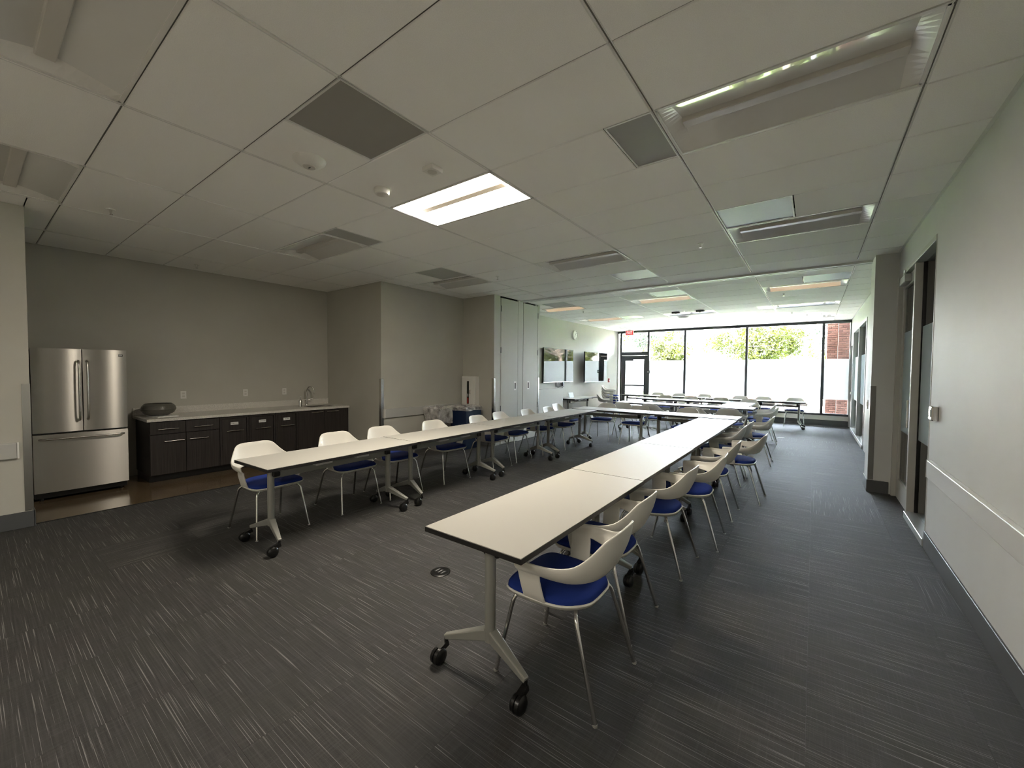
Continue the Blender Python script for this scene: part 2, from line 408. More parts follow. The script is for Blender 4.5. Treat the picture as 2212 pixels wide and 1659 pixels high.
# ------------------------------------------------------------------ ceiling
ce = struct('ceiling', B(-4.7, 7.3, -5.4, 14.6, ZT, ZT+.1), M_DARK, 'suspended ceiling of pale acoustic panels in a metal grid', 'ceiling')
LW = 2*T
fixtures = [  # (i, k, kind)
    (0, -5, 'lit'), (2, -5, 'lit'), (-2, -5, 'off'), (0, -1, 'off'), (-2, -1, 'off'), (0, 3, 'lit'), (2, 3, 'off'), (-2, 3, 'off'), (-2, 7, 'off'), (0, 7, 'off'), (2, 7, 'off'),
    (2, 13, 'warm'), (0, 13, 'warm'), (-2, 13, 'warm'), (-2, 17, 'warm'), (0, 17, 'off'), (2, 17, 'off'), (-2, 21, 'off'), (0, 21, 'off'), (2, 21, 'off')]
vents = [  # x0, x1, k, material, label
    (T, 2*T, 1, 'd', 'square dark perforated ceiling vent next to the round white speaker'),
    (3.5*T, 4*T, 3, 'd', 'narrow dark perforated ceiling vent touching the big unlit fixture'),
    (-2*T, -1.5*T, 3, 'g', 'narrow grey vent at the end of the unlit fixture over the kitchenette side tables'),
    (-3*T, -2*T, 6, 'g', 'square grey vent above the waste bin alcove'),
    (4*T, 5*T, 6, 'm', 'square pale metal vent in front of an unlit fixture by the glass door'),
    (T, 2*T, 9, 'g', 'square grey vent just before the partition track'),
    (5*T, 6*T, 12, 'm', 'square pale metal vent just past the partition track near the pier'),
    (T, 2*T, 12, 'g', 'square grey vent just past the partition track at mid ceiling'),
    (-3*T, -2*T, 12, 'g', 'square grey vent past the track above the closet corner'),
    (-2*T, -1*T, 17, 'm', 'square pale vent beside the warm fixture near the televisions'),
    (3.5*T, 4*T, 17, 'm', 'narrow pale vent extending an unlit far room fixture'),
    (T, 2*T, 19, 'm', 'square pale vent in the far room beyond the dome'),
    (5*T, 5.5*T, 20, 'm', 'narrow pale vent close to the window wall'),
    (-3*T, -2*T, 20, 'm', 'square pale vent close to the exit sign')]
occ = {}
for i, k, _ in fixtures: occ.setdefault(k, []).append((i*LW, i*LW+LW))
for x0, x1, k, *_ in vents: occ.setdefault(k, []).append((x0, x1))
YT0, YT1 = 6.55, 6.84          # partition track
def xmin_at(y):
    return -2.80 if y < -.2 else -4.52 if y < 3.74 else -2.79 if y < 5.79 else -1.94 if y < 7.47 else XL
cache = {}
def ceil_tile(x0, x1, y0, y1):
    g = .0040; w_, d_ = round(x1-x0-2*g, 3), round(y1-y0-2*g, 3)
    if w_ < .03 or d_ < .03: return
    if (w_, d_) not in cache:
        b = .004
        m_ = MB().hexa([(-w_/2+b, -d_/2+b, 0), (w_/2-b, -d_/2+b, 0), (w_/2-b, d_/2-b, 0), (-w_/2+b, d_/2-b, 0)],
                       [(-w_/2, -d_/2, .008), (w_/2, -d_/2, .008), (w_/2, d_/2, .008), (-w_/2, d_/2, .008)])
        cache[(w_, d_)] = m_.mesh('ceiling_tile', M_TILE)
    link('ceiling_tile', cache[(w_, d_)], ce, ((x0+x1)/2, (y0+y1)/2, H))
ycuts = [-.2, 3.74, 5.79, 7.47]
for k in range(-9, 24):
    a, b = k*T, (k+1)*T
    segs = [(a, b)]
    if a < YT0 < b: segs = [(a, YT0)]
    if a >= YT0 and b <= YT1: continue
    if a < YT1 < b: segs = [(YT1, b)] if a >= YT0 else [(a, YT0), (YT1, b)]
    if b > YW: segs = [(a, YW)]
    for (p, q) in segs:
        for i in range(-4, 4):
            x0, x1 = i*LW, min(i*LW+LW, XR)
            free = [(x0, x1)]
            for (u, v) in occ.get(k, []):
                nf = []
                for (s, t) in free:
                    if v <= s+1e-4 or u >= t-1e-4: nf.append((s, t)); continue
                    if u-s > .05: nf.append((s, u))
                    if t-v > .05: nf.append((v, t))
                free = nf
            for (s, t) in free:
                cuts = [p]+[c for c in ycuts if p+.02 < c < q-.02 and s < max(xmin_at(c-.01), xmin_at(c+.01))-.01]+[q]
                for c0, c1 in zip(cuts, cuts[1:]):
                    xm = xmin_at((c0+c1)/2); s2 = max(s, xm)
                    if t-s2 > .04: ceil_tile(s2, t, c0, c1)
# grid: main runners along Y, cross tees along X
tz = H+.010
for i in range(-3, 4):
    x = i*LW
    segs = [(-5.2, YT0), (YT1, YW)]
    if i == -3: segs = [(-.2, 3.74)]
    if i == -2: segs = [(-5.2, 5.79), (7.47, YW)]
    for a, b in segs:
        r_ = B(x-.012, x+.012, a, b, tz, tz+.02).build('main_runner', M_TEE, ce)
        for e_ in (-1, 1): B(x+e_*.0105-.0025, x+e_*.0105+.0025, a, b, H-.0015, tz).build('runner_lip', M_GRID, r_)
for k in range(-8, 24):
    y = k*T
    if YT0 < y < YT1: continue
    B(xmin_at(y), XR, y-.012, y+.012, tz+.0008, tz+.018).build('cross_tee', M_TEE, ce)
B(XR-.022, XR, -4, YT0, H-.002, H+.012).box(XR-.022, XR, YT1, YW, H-.002, H+.012).build('wall_angle', M_GRID, ce)
B(XL, XL+.022, 7.47, YW, H-.002, H+.012).build('wall_angle', M_GRID, ce)
B(-4.52, -4.50, -.2, 3.74, H-.002, H+.012).build('wall_angle', M_WALL, ce)
tk = thing('partition_track', 'white twin-lipped ceiling track for a folding partition crossing the room', 'track', (0, 0, 0), kind='structure')
B(-1.94, 3.83, YT0, YT0+.14, H+.004, H+.05).build('recess', M_TILE, tk)
for y in (6.70, 6.785): B(-1.94, 3.83, y, y+.055, H-.022, H+.05).build('rail', M_GRID, tk, bevel=.003)
B(-1.94, 3.83, 6.755, 6.785, H+.01, H+.05).build('slot', M_DARK, tk)

FIXL = {(0, -5): 'lit troffer of the entry row over the fridge side', (2, -5): 'lit troffer of the entry row by the pale wall', (-2, -5): 'unlit troffer of the entry row',
        (0, -1): 'unlit recessed troffer over the open carpet by the entry', (-2, -1): 'unlit recessed troffer over the fridge alcove corner',
        (0, 3): 'glowing warm recessed troffer, the only fixture lit', (2, 3): 'large unlit glossy troffer mirroring the windows near the pale wall',
        (-2, 3): 'unlit troffer with a bright end cap above the kitchenette table row', (-2, 7): 'unlit troffer above the waste bin alcove',
        (0, 7): 'unlit troffer at mid ceiling one bay before the partition track', (2, 7): 'unlit troffer touching a pale metal vent by the glass door',
        (2, 13): 'warm tan troffer past the track beside a pale vent', (0, 13): 'warm tan troffer past the track at mid ceiling', (-2, 13): 'warm tan troffer past the track beside the closet',
        (-2, 17): 'warm tan troffer above the first television', (0, 17): 'pale troffer with two small dark sensors beside it', (2, 17): 'pale troffer lengthened by a narrow vent in the far room',
        (-2, 21): 'pale troffer above the exit sign', (0, 21): 'pale troffer nearest the windows at mid ceiling', (2, 21): 'pale troffer nearest the windows by the brick side'}
def troffer(i, k, kind):
    o = thing('ceiling_light', FIXL[(i, k)], 'ceiling light', (i*LW+T, k*T+T/2, H), group='recessed ceiling lights')
    L, W = T-.012, T/2-.012
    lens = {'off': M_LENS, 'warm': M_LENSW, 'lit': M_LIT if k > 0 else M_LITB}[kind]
    fr = MB()
    for a in ((-L-.008, L+.008, -W-.008, -W+.012), (-L-.008, L+.008, W-.012, W+.008), (-L-.008, -L+.012, -W, W), (L-.012, L+.008, -W, W)):
        fr.box(a[0], a[1], a[2], a[3], .0, .02)
    fr.build('frame', M_WHITE, o)
    hi = .058; XE = L-.085
    def prof(u): return .006+hi*(.75*u+.25*math.sin(u*PI/2))
    def yy(u, s_): return s_*((W-.012)*(1-u)+.030*u)
    for s_ in (-1, 1):       # two curved wings from the frame up to the spine
        MB().grid([[(-XE, yy(t/8, s_), prof(t/8)), (XE, yy(t/8, s_), prof(t/8))] for t in range(9)]).build('lens_wing', lens, o, smooth=True)
    B(-XE, XE, -.037, .037, hi-.026, hi+.012).build('spine', M_SPINEW if kind == 'lit' else M_SPINE, o, bevel=.005, seg=2)
    us = [(t/6, -1) for t in range(7)]+[(t/6, 1) for t in range(6, -1, -1)]
    for e_ in (-1, 1):       # sloping white end plates
        MB().grid([[(e_*(L-.011), yy(u, q), .006) for u, q in us], [(e_*XE, yy(u, q), prof(u)) for u, q in us]]).build('end_plate', lens if kind == 'lit' else M_WHITE, o)
    B(-L-.01, L+.01, -W-.01, W+.01, .075, .087).build('housing', M_WHITE, o)
    return o
for i, k, kind in fixtures: troffer(i, k, kind)
for x0, x1, k, m_, lab in vents:
    o = thing('ceiling_vent', lab, 'vent', ((x0+x1)/2, k*T+T/2, H), group='ceiling vents')
    wx, wy = (x1-x0)/2-.012, T/2-.012
    fr = MB()
    for a in ((-wx-.008, wx+.008, -wy-.008, -wy+.004), (-wx-.008, wx+.008, wy-.004, wy+.008), (-wx-.008, -wx+.004, -wy, wy), (wx-.004, wx+.008, -wy, wy)): fr.box(*a, .0015, .014)
    fr.build('frame', M_GRID, o)
    B(-wx, wx, -wy, wy, .006, .012).build('face_plate', {'d': M_VENT, 'g': M_VENTG, 'm': M_VENTM}[m_], o)

# small ceiling devices
o = thing('ceiling_speaker', 'round domed white ceiling speaker beside the dark square vent', 'speaker', (.265, .941, H))
MB().lathe([(.004, -.052), (.05, -.05), (.075, -.04), (.105, -.018), (.112, 0.0)], 32).build('dome', M_WHITE, o, smooth=True)
MB().lathe([(.040, -.056), (.044, -.0505)], 24).build('centre_ring', M_SPINE, o, smooth=True)
B(-.012, .012, -.004, .004, -.059, -.056).build('led_mark', M_BASE, o)
o = thing('smoke_detector', 'round white smoke detector beside the lit troffer', 'smoke detector', (.289, 1.539, H))
MB().lathe([(.045, -.050), (.056, -.048), (.062, -.034), (.064, -.006), (.060, 0)], 28).build('body', M_WHITE, o, smooth=True)
MB().lathe([(.012, -.060), (.044, -.0505)], 20).build('sensor_cap', M_SPINE, o, smooth=True)
o = thing('motion_sensor', 'square white ceiling sensor between dark vent and lit troffer', 'sensor', (.903, 1.538, H), .0)
B(-.055, .055, -.055, .055, -.034, 0).build('body', M_WHITE, o, bevel=.004)
MB().lathe([(.034, -.037), (.036, -.0342)], 24).build('lens_ring', M_SPINE, o)
SPR = [(-2.208, .298, 'small pendent sprinkler near the fridge alcove'), (-4.072, 1.503, 'small pendent sprinkler over the kitchen counter'), (-.897, 4.582, 'small pendent sprinkler near the waste bin alcove'),
       (2.119, 4.619, 'small pendent sprinkler with round plate near the partition track'), (2.73, 8.78, 'small pendent sprinkler past the track beside a tan troffer'),
       (2.75, 11.79, 'small pendent sprinkler near the far windows'), (-1.474, 8.77, 'small pendent sprinkler over the far room near the closet')]
for x, y, lab in SPR:
    o = thing('sprinkler', lab, 'sprinkler', (x, y, H), group='ceiling sprinklers')
    MB().lathe([(.026, -.006), (.034, -.003), (.036, 0)], 20).build('escutcheon', M_WHITE, o, smooth=True)
    MB().lathe([(.008, -.045), (.010, -.02), (.012, -.004)], 12).build('nozzle', M_CHROME, o, smooth=True)
    MB().lathe([(.014, -.05), (.016, -.047)], 14).build('deflector', M_CHROME, o)
for x, lab in ((.38, 'small dark box sensor under the far ceiling nearer the televisions'), (.95, 'small dark box sensor under the far ceiling nearer the pier')):
    o = thing('ceiling_sensor', lab, 'sensor', (x, 10.22, H), group='dark ceiling sensors')
    B(-.09, .09, -.06, .06, -.045, 0).build('body', M_BASE, o, bevel=.006)
    MB().lathe([(.02, -.055), (.03, -.044)], 16).build('lens', M_BLACKP, o)
o = thing('ceiling_dome', 'shallow grey dome on the far room ceiling', 'dome', (.325, 11.21, H))
MB().lathe([(.01, -.06), (.08, -.052), (.13, -.03), (.15, 0)], 28).build('dome', M_SPINE, o, smooth=True)
MB().lathe([(.15, -.008), (.17, -.006), (.172, 0)], 28).build('ring', M_WHITE, o)

# ------------------------------------------------------------------ window wall
def window(n, x0, x1, z0, z1, film=True, lab=''):
    o = thing('window_%d' % n, lab, 'window', (0, 0, 0), kind='structure')
    B(x0, x1, YW+.055, YW+.065, z0, z1).build('pane', M_GLASS, o)
    if film: B(x0, x1, YW+.050, YW+.053, .76, 1.94).build('frosted_film', M_FILM, o)
    return o
ZH = 2.975
FRM = [-2.72, -1.675, -.41, 1.47, 3.43]
fr = thing('trim_window_frame', 'dark metal mullions and header of the big window wall', 'window frame', kind='structure')
B(XL, XR, YW, YW+.14, ZH, ZT).build('header', M_FRAME, fr)
B(-1.70, XR, YW-.012, YW+.14, .29, .345).build('sill', M_FRAME, fr)
for x in FRM: B(x-.032, x+.032, YW-.005, YW+.13, 0 if x < -1.6 else .345, ZH).build('mullion', M_FRAME, fr, bevel=.004)
B(XR-.03, XR, YW, YW+.13, .345, ZH).build('mullion', M_ALU, fr)
B(XL, XL+.03, YW, YW+.13, 0, ZH).build('mullion', M_ALU, fr)
B(-2.688, -1.707, YW, YW+.13, 2.13, 2.26).build('transom', M_FRAME, fr)
B(XL+.03, -2.752, YW+.02, YW+.12, .0, .08).build('bottom_rail', M_FRAME, fr)
window(1, XL+.03, -2.752, .08, ZH, False, 'narrow tall pane between exit door and television wall')
window(2, -2.688, -1.707, 2.26, ZH, False, 'clear transom pane above the glass exit door')
window(3, -1.643, -.442, .345, ZH, True, 'frosted banded window pane next to the exit door')
window(4, -.378, 1.438, .345, ZH, True, 'wide frosted banded window pane at the middle of the window wall')
window(5, 1.502, 3.398, .345, ZH, True, 'wide frosted banded window pane showing the lamp post')
window(6, 3.462, XR-.03, .345, ZH, True, 'narrow frosted banded window pane in front of the brick pier')
d = thing('door_1', 'dark framed glass exit door with push bar', 'door', kind='structure')
x0, x1 = -2.684, -1.711
for a in ((x0, x0+.13, 0.01, 2.125), (x1-.13, x1, 0.01, 2.125)): B(a[0], a[1], YW+.03, YW+.085, a[2], a[3]).build('stile', M_FRAME, d, bevel=.003)
B(x0+.13, x1-.13, YW+.03, YW+.085, 1.98, 2.125).build('top_rail', M_FRAME, d)
B(x0+.13, x1-.13, YW+.03, YW+.085, .01, .26).build('bottom_rail', M_FRAME, d)
B(x0+.13, x1-.13, YW+.055, YW+.062, .26, 1.98).build('pane', M_GLASS, d)
B(x0+.13, x1-.13, YW+.050, YW+.053, .76, 1.94).build('frosted_film', M_FILM, d)
pb = B(x0+.10, x1-.10, YW-.015, YW+.02, .985, 1.035).build('push_bar', M_FRAME, d, bevel=.006)
B(x0+.13, x0+.45, YW-.01, YW+.03, 1.93, 1.99).build('door_closer', M_FRAME, d, bevel=.005)
bx = thing('door_card_reader', 'small dark access box on the mullion beside the exit door', 'card reader', (-1.655, YW-.006, 1.52))
B(-.055, .055, -.05, 0, -.055, .055).build('body', M_FRAME, bx, bevel=.008)
B(-.03, .03, -.053, -.05, -.02, .02).build('reader_face', M_ALU, bx)
# exit sign
e = thing('exit_sign', 'red and white EXIT sign hanging from the ceiling by the exit door', 'exit sign', (-2.21, 13.95, H))
B(-.155, .155, -.012, .012, -.205, -.02).build('panel', M_WHITE, e, bevel=.004)
B(-.05, .05, -.03, .03, -.02, 0).build('canopy', M_WHITE, e)
B(-.13, .13, -.0145, -.012, -.185, -.04).build('red_field', M_EXITR, e)
o = link('lettering', text_mesh('EXIT', .145, mat('exit letters', (.9, .9, .9), .5, emit=(1, .95, .9), estr=.05)), e, (0, -.0155, -.113)); o.rotation_euler = (PI/2, 0, 0); o.scale = (.72, 1, 1)

# ------------------------------------------------------------------ right wall openings
f = thing('door_2', 'pale aluminium door set with glass sidelight in the long pale wall', 'door', kind='structure')
y0, y1, zt = 4.45, 6.41, 2.75
B(XR-.004, XR+.10, y0, y0+.018, 0, zt).build('frame_jamb', M_ALUP, f, bevel=.003)
B(XR-.012, XR+.13, y1-.06, y1, 0, zt).build('frame_jamb', M_ALUP, f, bevel=.003)
B(XR-.008, XR+.13, y0+.018, y1-.06, zt-.05, zt).build('frame_head', M_ALUP, f, bevel=.003)
B(XR+.0, XR+.13, 5.39, 5.45, 0, zt-.05).build('mullion', M_ALUP, f, bevel=.003)
B(XR-.02, XR+.13, y0+.018, 5.39, 0, .07).build('threshold', M_ALU, f, bevel=.004)
B(XR+.075, XR+.085, y0+.018, 5.39, .07, zt-.05).build('sidelight_pane', M_GLASS2, f)
B(XR+.070, XR+.073, y0+.018, 5.375, .84, 2.03).build('frosted_film', M_FILM, f)
B(XR+.06, XR+.10, y0+.018, y0+.026, .07, zt-.05).build('gasket', M_BLACKP, f)
B(XR+.06, XR+.10, 5.372, 5.39, .07, zt-.05).build('gasket', M_BLACKP, f)
for a in ((5.455, 5.565), (6.235, 6.345)): B(XR+.03, XR+.075, a[0], a[1], .01, zt-.065).build('leaf_stile', M_ALUP, f, bevel=.003)
B(XR+.03, XR+.075, 5.565, 6.235, .01, .25).build('leaf_rail', M_ALUP, f); B(XR+.03, XR+.075, 5.565, 6.235, zt-.19, zt-.065).build('leaf_rail', M_ALUP, f)
B(XR+.048, XR+.056, 5.565, 6.235, .25, zt-.19).build('leaf_pane', M_GLASS2, f)
B(XR+.044, XR+.046, 5.565, 6.235, .84, 2.03).build('frosted_film', M_FILM, f)
B(XR-.03, XR+.03, 5.80, 6.15, zt-.17, zt-.08).build('door_closer', M_ALU, f, bevel=.006)
MB().bar((XR-.02, 5.9, zt-.075), (XR-.05, 5.62, zt-.07), .02, .012).build('closer_arm', M_CHROME, f)
MB().tube([(XR+.0, 5.51, .95), (XR+.0, 5.51, 1.25)], .012, 10).build('pull_handle', M_CHROME, f, smooth=True)
g = thing('window_7', 'interior glazing with frosted band in the far room wall', 'window', kind='structure')
for a in ((10.15, 10.21), (11.83, 11.88), (13.52, 13.58)): B(XR-.01, XR+.11, a[0], a[1], .0, 2.66).build('mullion', M_ALU, g, bevel=.003)
B(XR-.01, XR+.11, 10.21, 13.52, 2.60, 2.66).build('head_rail', M_ALU, g); B(XR-.02, XR+.11, 10.21, 13.52, 0, .085).build('bottom_rail', M_ALU, g, bevel=.004)
for a in ((10.21, 11.83), (11.88, 13.52)):
    B(XR+.05, XR+.058, a[0], a[1], .085, 2.60).build('pane', M_GLASS2, g); B(XR+.046, XR+.0485, a[0], a[1], .84, 1.95).build('frosted_film', M_FILM, g)
d = thing('door_3', 'pale aluminium door leaf in the far room corner by the windows', 'door', kind='structure')
B(XR+.03, XR+.075, 13.67, 14.44, .01, 2.29).build('leaf', M_ALU, d, bevel=.004)
B(XR-.01, XR+.03, 13.66, 13.70, 0, 2.30).build('frame_jamb', M_ALU, d); B(XR-.01, XR+.03, 14.40, 14.45, 0, 2.30).build('frame_jamb', M_ALU, d)
MB().lathe([(.02, 0), (.024, .05), (.012, .06)], 14, (XR+.03, 13.78, 1.0), (-1, 0, 0)).build('knob', M_CHROME, d, smooth=True)
# wall guards and corner guards
o = thing('wall_guard', 'pale vinyl wall guard rail along the long pale wall', 'wall guard')
B(XR-.035, XR, -3.9, 4.30, .655, .805).build('rail', mat('pale wall guard', (.60, .60, .58), .3), o, bevel=.008, seg=2)
B(XR-.036, XR, 4.30, 4.312, .655, .805).build('end_cap', M_RAIL, o)
o = thing('wall_guard', 'grey wall guard rail on the wall beside the fridge', 'wall guard')
B(-2.80, -2.765, -3.9, -.29, .675, .825).build('rail', M_RAIL, o, bevel=.008, seg=2); B(-2.80, -2.765, -.29, -.278, .675, .825).build('end_cap', M_WHITE, o)
o = thing('wall_guard', 'grey wall guard rail behind the waste bins', 'wall guard')
B(-2.79, -2.755, 3.80, 5.70, .685, .845).build('rail', M_RAIL, o, bevel=.008, seg=2); B(-2.79, -2.755, 3.788, 3.80, .685, .845).build('end_cap', M_WHITE, o)
def guard(x, y, sx, sy, label, m_=M_STEEL2, z0=.16, z1=1.375):
    o = thing('corner_guard', label, 'corner guard', (x, y, 0), group='metal corner guards')
    B(min(0, -sx*.052), max(0, -sx*.052), min(0, sy*.003), max(0, sy*.003), z0, z1).build('flange', m_, o)
    B(min(0, sx*.003), max(0, sx*.003), min(0, -sy*.052), max(0, -sy*.052), z0, z1).build('flange', m_, o)
guard(-2.80, -.20, 1, 1, 'stainless corner guard on the wall end beside the fridge')
guard(-2.79, 3.74, 1, -1, 'stainless corner guard between the counter end wall and the waste bins')
guard(-1.94, 5.79, 1, -1, 'stainless corner guard between extinguisher cabinet and closet doors')
guard(-1.94, 7.47, 1, 1, 'stainless corner guard on the closet corner facing the televisions')
guard(3.83, 6.41, -1, -1, 'dark grey corner guard on the projecting pier', mat('grey corner guard', (.20, .20, .19), .4, .3))
o = thing('door_sensor', 'small chrome control box on the long pale wall by the glass door', 'control', (XR, 4.20, 1.21))
B(-.045, 0, -.055, .055, -.06, .06).build('body', M_CHROME, o, bevel=.012, seg=2); B(-.048, -.045, -.03, .03, -.03, .03).build('button', M_ALU, o)
o = thing('light_switch', 'white light switch plate low on the pier side', 'switch', (3.83, 6.72, 1.12)); B(-.008, 0, -.04, .04, -.06, .06).build('plate', M_WHITE, o, bevel=.002); B(-.014, -.008, -.015, .015, -.03, .03).build('rocker', M_WHITE, o)

# closet (folding partition) doors
for n, (a, b, hy, hz, pull, lab) in enumerate(((6.012, 6.595, 6.0, 0, 6.50, 'tall pale closet door panel next to the extinguisher wall'), (6.80, 7.375, 7.38, 0, 7.00, 'tall pale closet door panel next to the television wall'))):
    d = thing('door_%d' % (4+n), lab, 'door', kind='structure')
    B(-1.965, -1.932, a, b, .01, 3.018).build('leaf', M_PANEL, d, bevel=.003)
    p = B(-1.932, -1.928, pull-.045, pull+.045, 1.115, 1.30).build('pull_plate', M_WHITE, d, bevel=.001)
    B(-1.9285, -1.927, pull-.018, pull+.018, 1.145, 1.27).build('pull_recess', M_DARK, p)
    for z in (2.80, 1.95, .75, .25): MB().tube([(-1.930, hy, z-.06), (-1.930, hy, z+.06)], .009, 8).build('hinge', M_BASE, d)
struct('trim_closet', B(-1.97, -1.936, 6.605, 6.79, 0, ZT), M_PANEL, 'fixed pale strip between the two closet doors', 'trim')
struct('trim_closet_back', B(-2.02, -1.985, 5.99, 7.40, 0, ZT), M_DARK, 'dark sheet standing in for shade behind the closet doors', 'trim')  # near-black sheet takes the place of shade in the door gaps

# ------------------------------------------------------------------ kitchenette
fx, fy0, fy1 = -3.75, -.128, .662
o = thing('refrigerator', 'stainless french door refrigerator with bottom freezer drawer', 'refrigerator', (0, 0, 0))
B(-4.47, fx-.085, fy0+.004, fy1-.004, .03, 1.735).build('body', mat('fridge side', (.10, .10, .10), .4, .4), o, bevel=.004)
def fdoor(name, a, b, z0, z1):
    rows = []
    for t in range(15):                      # gently bowed door skin
        u = t/14; y = a+(b-a)*u; bow = .022*(1-(2*u-1)**2)
        rows.append([(fx-.022+bow, y, z0), (fx-.022+bow, y, z1)])
    m_ = MB().grid(rows)
    n_ = len(rows)
    back = [[(fx-.08, a, z0), (fx-.08, a, z1)], [(fx-.08, b, z0), (fx-.08, b, z1)]]
    m_.grid([back[0], rows[0]]); m_.grid([rows[-1], back[1]])
    m_.add([r[0] for r in rows]+[(fx-.08, b, z0), (fx-.08, a, z0)], [tuple(range(n_+2))])
    m_.add([r[1] for r in rows]+[(fx-.08, b, z1), (fx-.08, a, z1)], [tuple(range(n_+2))])
    return m_.build(name, M_STEEL, o, smooth=True, merge=.0005)
ym = .272
d1 = fdoor('door', fy0, ym-.004, .785, 1.752); d2 = fdoor('door', ym+.004, fy1, .785, 1.752); d3 = fdoor('freezer_drawer', fy0, fy1, .10, .765)
for dd, y in ((d1, ym-.035), (d2, ym+.035)):
    MB().tube(spline([(fx-.015, y, 1.605), (fx+.045, y, 1.585), (fx+.055, y, 1.27), (fx+.045, y, .945), (fx-.015, y, .925)], 22), .011, 10).build('handle', M_STEEL2, dd, smooth=True)
MB().tube(spline([(fx-.02, fy0+.06, .715), (fx+.05, fy0+.075, .715), (fx+.06, ym, .715), (fx+.05, fy1-.075, .715), (fx-.02, fy1-.06, .715)], 26), .011, 10).build('handle', M_STEEL2, d3, smooth=True)
bd = B(fx-.017, fx-.008, fy1-.10, fy1-.035, 1.675, 1.70).build('badge', M_BLACKP, d2)
B(fx-.009, fx-.007, fy1-.075, fy1-.04, 1.684, 1.691).build('badge_text', M_ALU, bd); MB().lathe([(.010, 0), (.010, .003)], 4, (fx-.010, fy1-.089, 1.6875), (1, 0, 0)).build('badge_emblem', M_WHITE, bd)
B(-4.40, fx-.07, fy0+.01, fy1-.01, .03, .09).build('kick_grille', M_BLACKP, o)
for y in (fy0+.06, fy1-.06):
    MB().tube([(fx-.10, y, 0), (fx-.10, y, .04)], .018, 10).build('foot', M_BLACKP, o); MB().tube([(-4.4, y, 0), (-4.4, y, .04)], .018, 10).build('foot', M_BLACKP, o)
# cabinets
CX = -3.79; CZ = .82
def pull(y0, y1, z, parent):
    m_ = MB().tube([(CX+.028, y0, z), (CX+.028, y1, z)], .0055, 8)
    for y in (y0+.02, y1-.02): m_.tube([(CX-.002, y, z), (CX+.028, y, z)], .004, 6)
    m_.build('handle', M_CHROME, parent, smooth=True)
def unit(y0, y1, label, kind, text=None):
    o = thing('base_cabinet', label, 'cabinet', (0, 0, 0), group='dark kitchenette base cabinets')
    B(-4.50, CX-.02, y0, y1, .09, CZ).build('body', M_WOOD, o)
    B(-4.45, CX-.07, y0, y1, 0, .09).build('toe_kick', M_BLACKP, o)
    g = .003
    if kind == 'drawer':
        d = B(CX-.02, CX, y0+g, y1-g, .645, CZ-.012).build('drawer', M_WOOD, o, bevel=.0015); pull((y0+y1)/2-.11, (y0+y1)/2+.11, .713, d)
        d = B(CX-.02, CX, y0+g, y1-g, .10, .638).build('door', M_WOOD, o, bevel=.0015); c = y0+.255 if 'fridge' in label else y0+.145
        pull(c-.11, c+.11, .546, d)
    if kind == 'bin':
        B(CX-.02, CX, y0+g, y1-g, .785, CZ-.012).build('fixed_rail', M_WOOD, o)
        B(CX-.02, CX, y0+g, y0+.03, .10, .782).build('fixed_stile', M_WOOD, o); B(CX-.02, CX, y1-.03, y1-g, .10, .782).build('fixed_stile', M_WOOD, o)
        d = B(CX-.022, CX-.006, y0+.034, y1-.034, .10, .780).build('pull_out_front', M_WOOD, o, bevel=.0015); pull((y0+y1)/2-.112, (y0+y1)/2+.112, .60, d)
        c = (y0+y1)/2
        l = B(CX-.006, CX-.0045, c-.052, c+.052, .686, .727).build('label_plate', M_PAPER, d)
        t = link('lettering', text_mesh(text, .021, M_INK), l, (CX-.004, c, .7065)); t.rotation_euler = (PI/2, 0, PI/2)
    if kind == 'sink':
        c = (y0+y1)/2
        for (a, b, h0, h1) in ((y0, c, c-.25, c-.035), (c, y1, c+.035, c+.26)):
            d = B(CX-.02, CX, a+g, b-g, .10, CZ-.012).build('door', M_WOOD, o, bevel=.0015); pull(h0, h1, .778, d)
unit(.875, 1.264, 'dark cabinet with drawer and door at the fridge end of the counter', 'drawer')
unit(1.264, 1.665, 'dark cabinet with drawer and door, second along the counter', 'drawer')
unit(1.665, 2.054, 'dark pull-out cabinet with the longest white label', 'bin', 'COMPOST')
unit(2.054, 2.441, 'dark pull-out cabinet with white label, middle of three', 'bin', 'RECYCLE')
unit(2.441, 2.80, 'dark pull-out cabinet with white label beside the sink cabinet', 'bin', 'TRASH')
unit(2.80, 3.736, 'dark two-door cabinet below the sink', 'sink')
o = thing('countertop', 'speckled pale quartz countertop with low backsplash', 'countertop', (0, 0, 0))
sx0, sx1, sy0, sy1 = -4.30, -3.93, 3.10, 3.56
m_ = B(-4.517, -3.76, .845, sy0, CZ, .857).box(-4.517, -3.76, sy1, 3.737, CZ, .857).box(-4.517, sx0, sy0, sy1, CZ, .857).box(sx1, -3.76, sy0, sy1, CZ, .857)
m_.build('slab', M_QUARTZ, o)
B(-4.517, -4.498, .845, 3.737, .857, .96).build('backsplash', M_QUARTZ, o, bevel=.002)
s = MB().box(sx0, sx0+.01, sy0, sy1, .68, .853).box(sx1-.01, sx1, sy0, sy1, .68, .853).box(sx0, sx1, sy0, sy0+.01, .68, .853).box(sx0, sx1, sy1-.01, sy1, .68, .853).box(sx0, sx1, sy0, sy1, .67, .68)
s.build('sink_basin', M_STEEL2, o)
o = thing('faucet', 'tall gooseneck kitchen faucet with side lever behind the sink', 'faucet', (-4.40, 3.26, .857))
MB().lathe([(.026, 0), (.024, .02), (.016, .03)], 18).build('base', M_STEEL2, o, smooth=True)
MB().tube(spline([(0, 0, .02), (0, 0, .20), (0, 0, .28), (.035, .03, .345), (.08, .07, .33), (.10, .09, .26), (.10, .09, .21)], 30), .011, 12).build('spout', M_STEEL2, o, smooth=True)
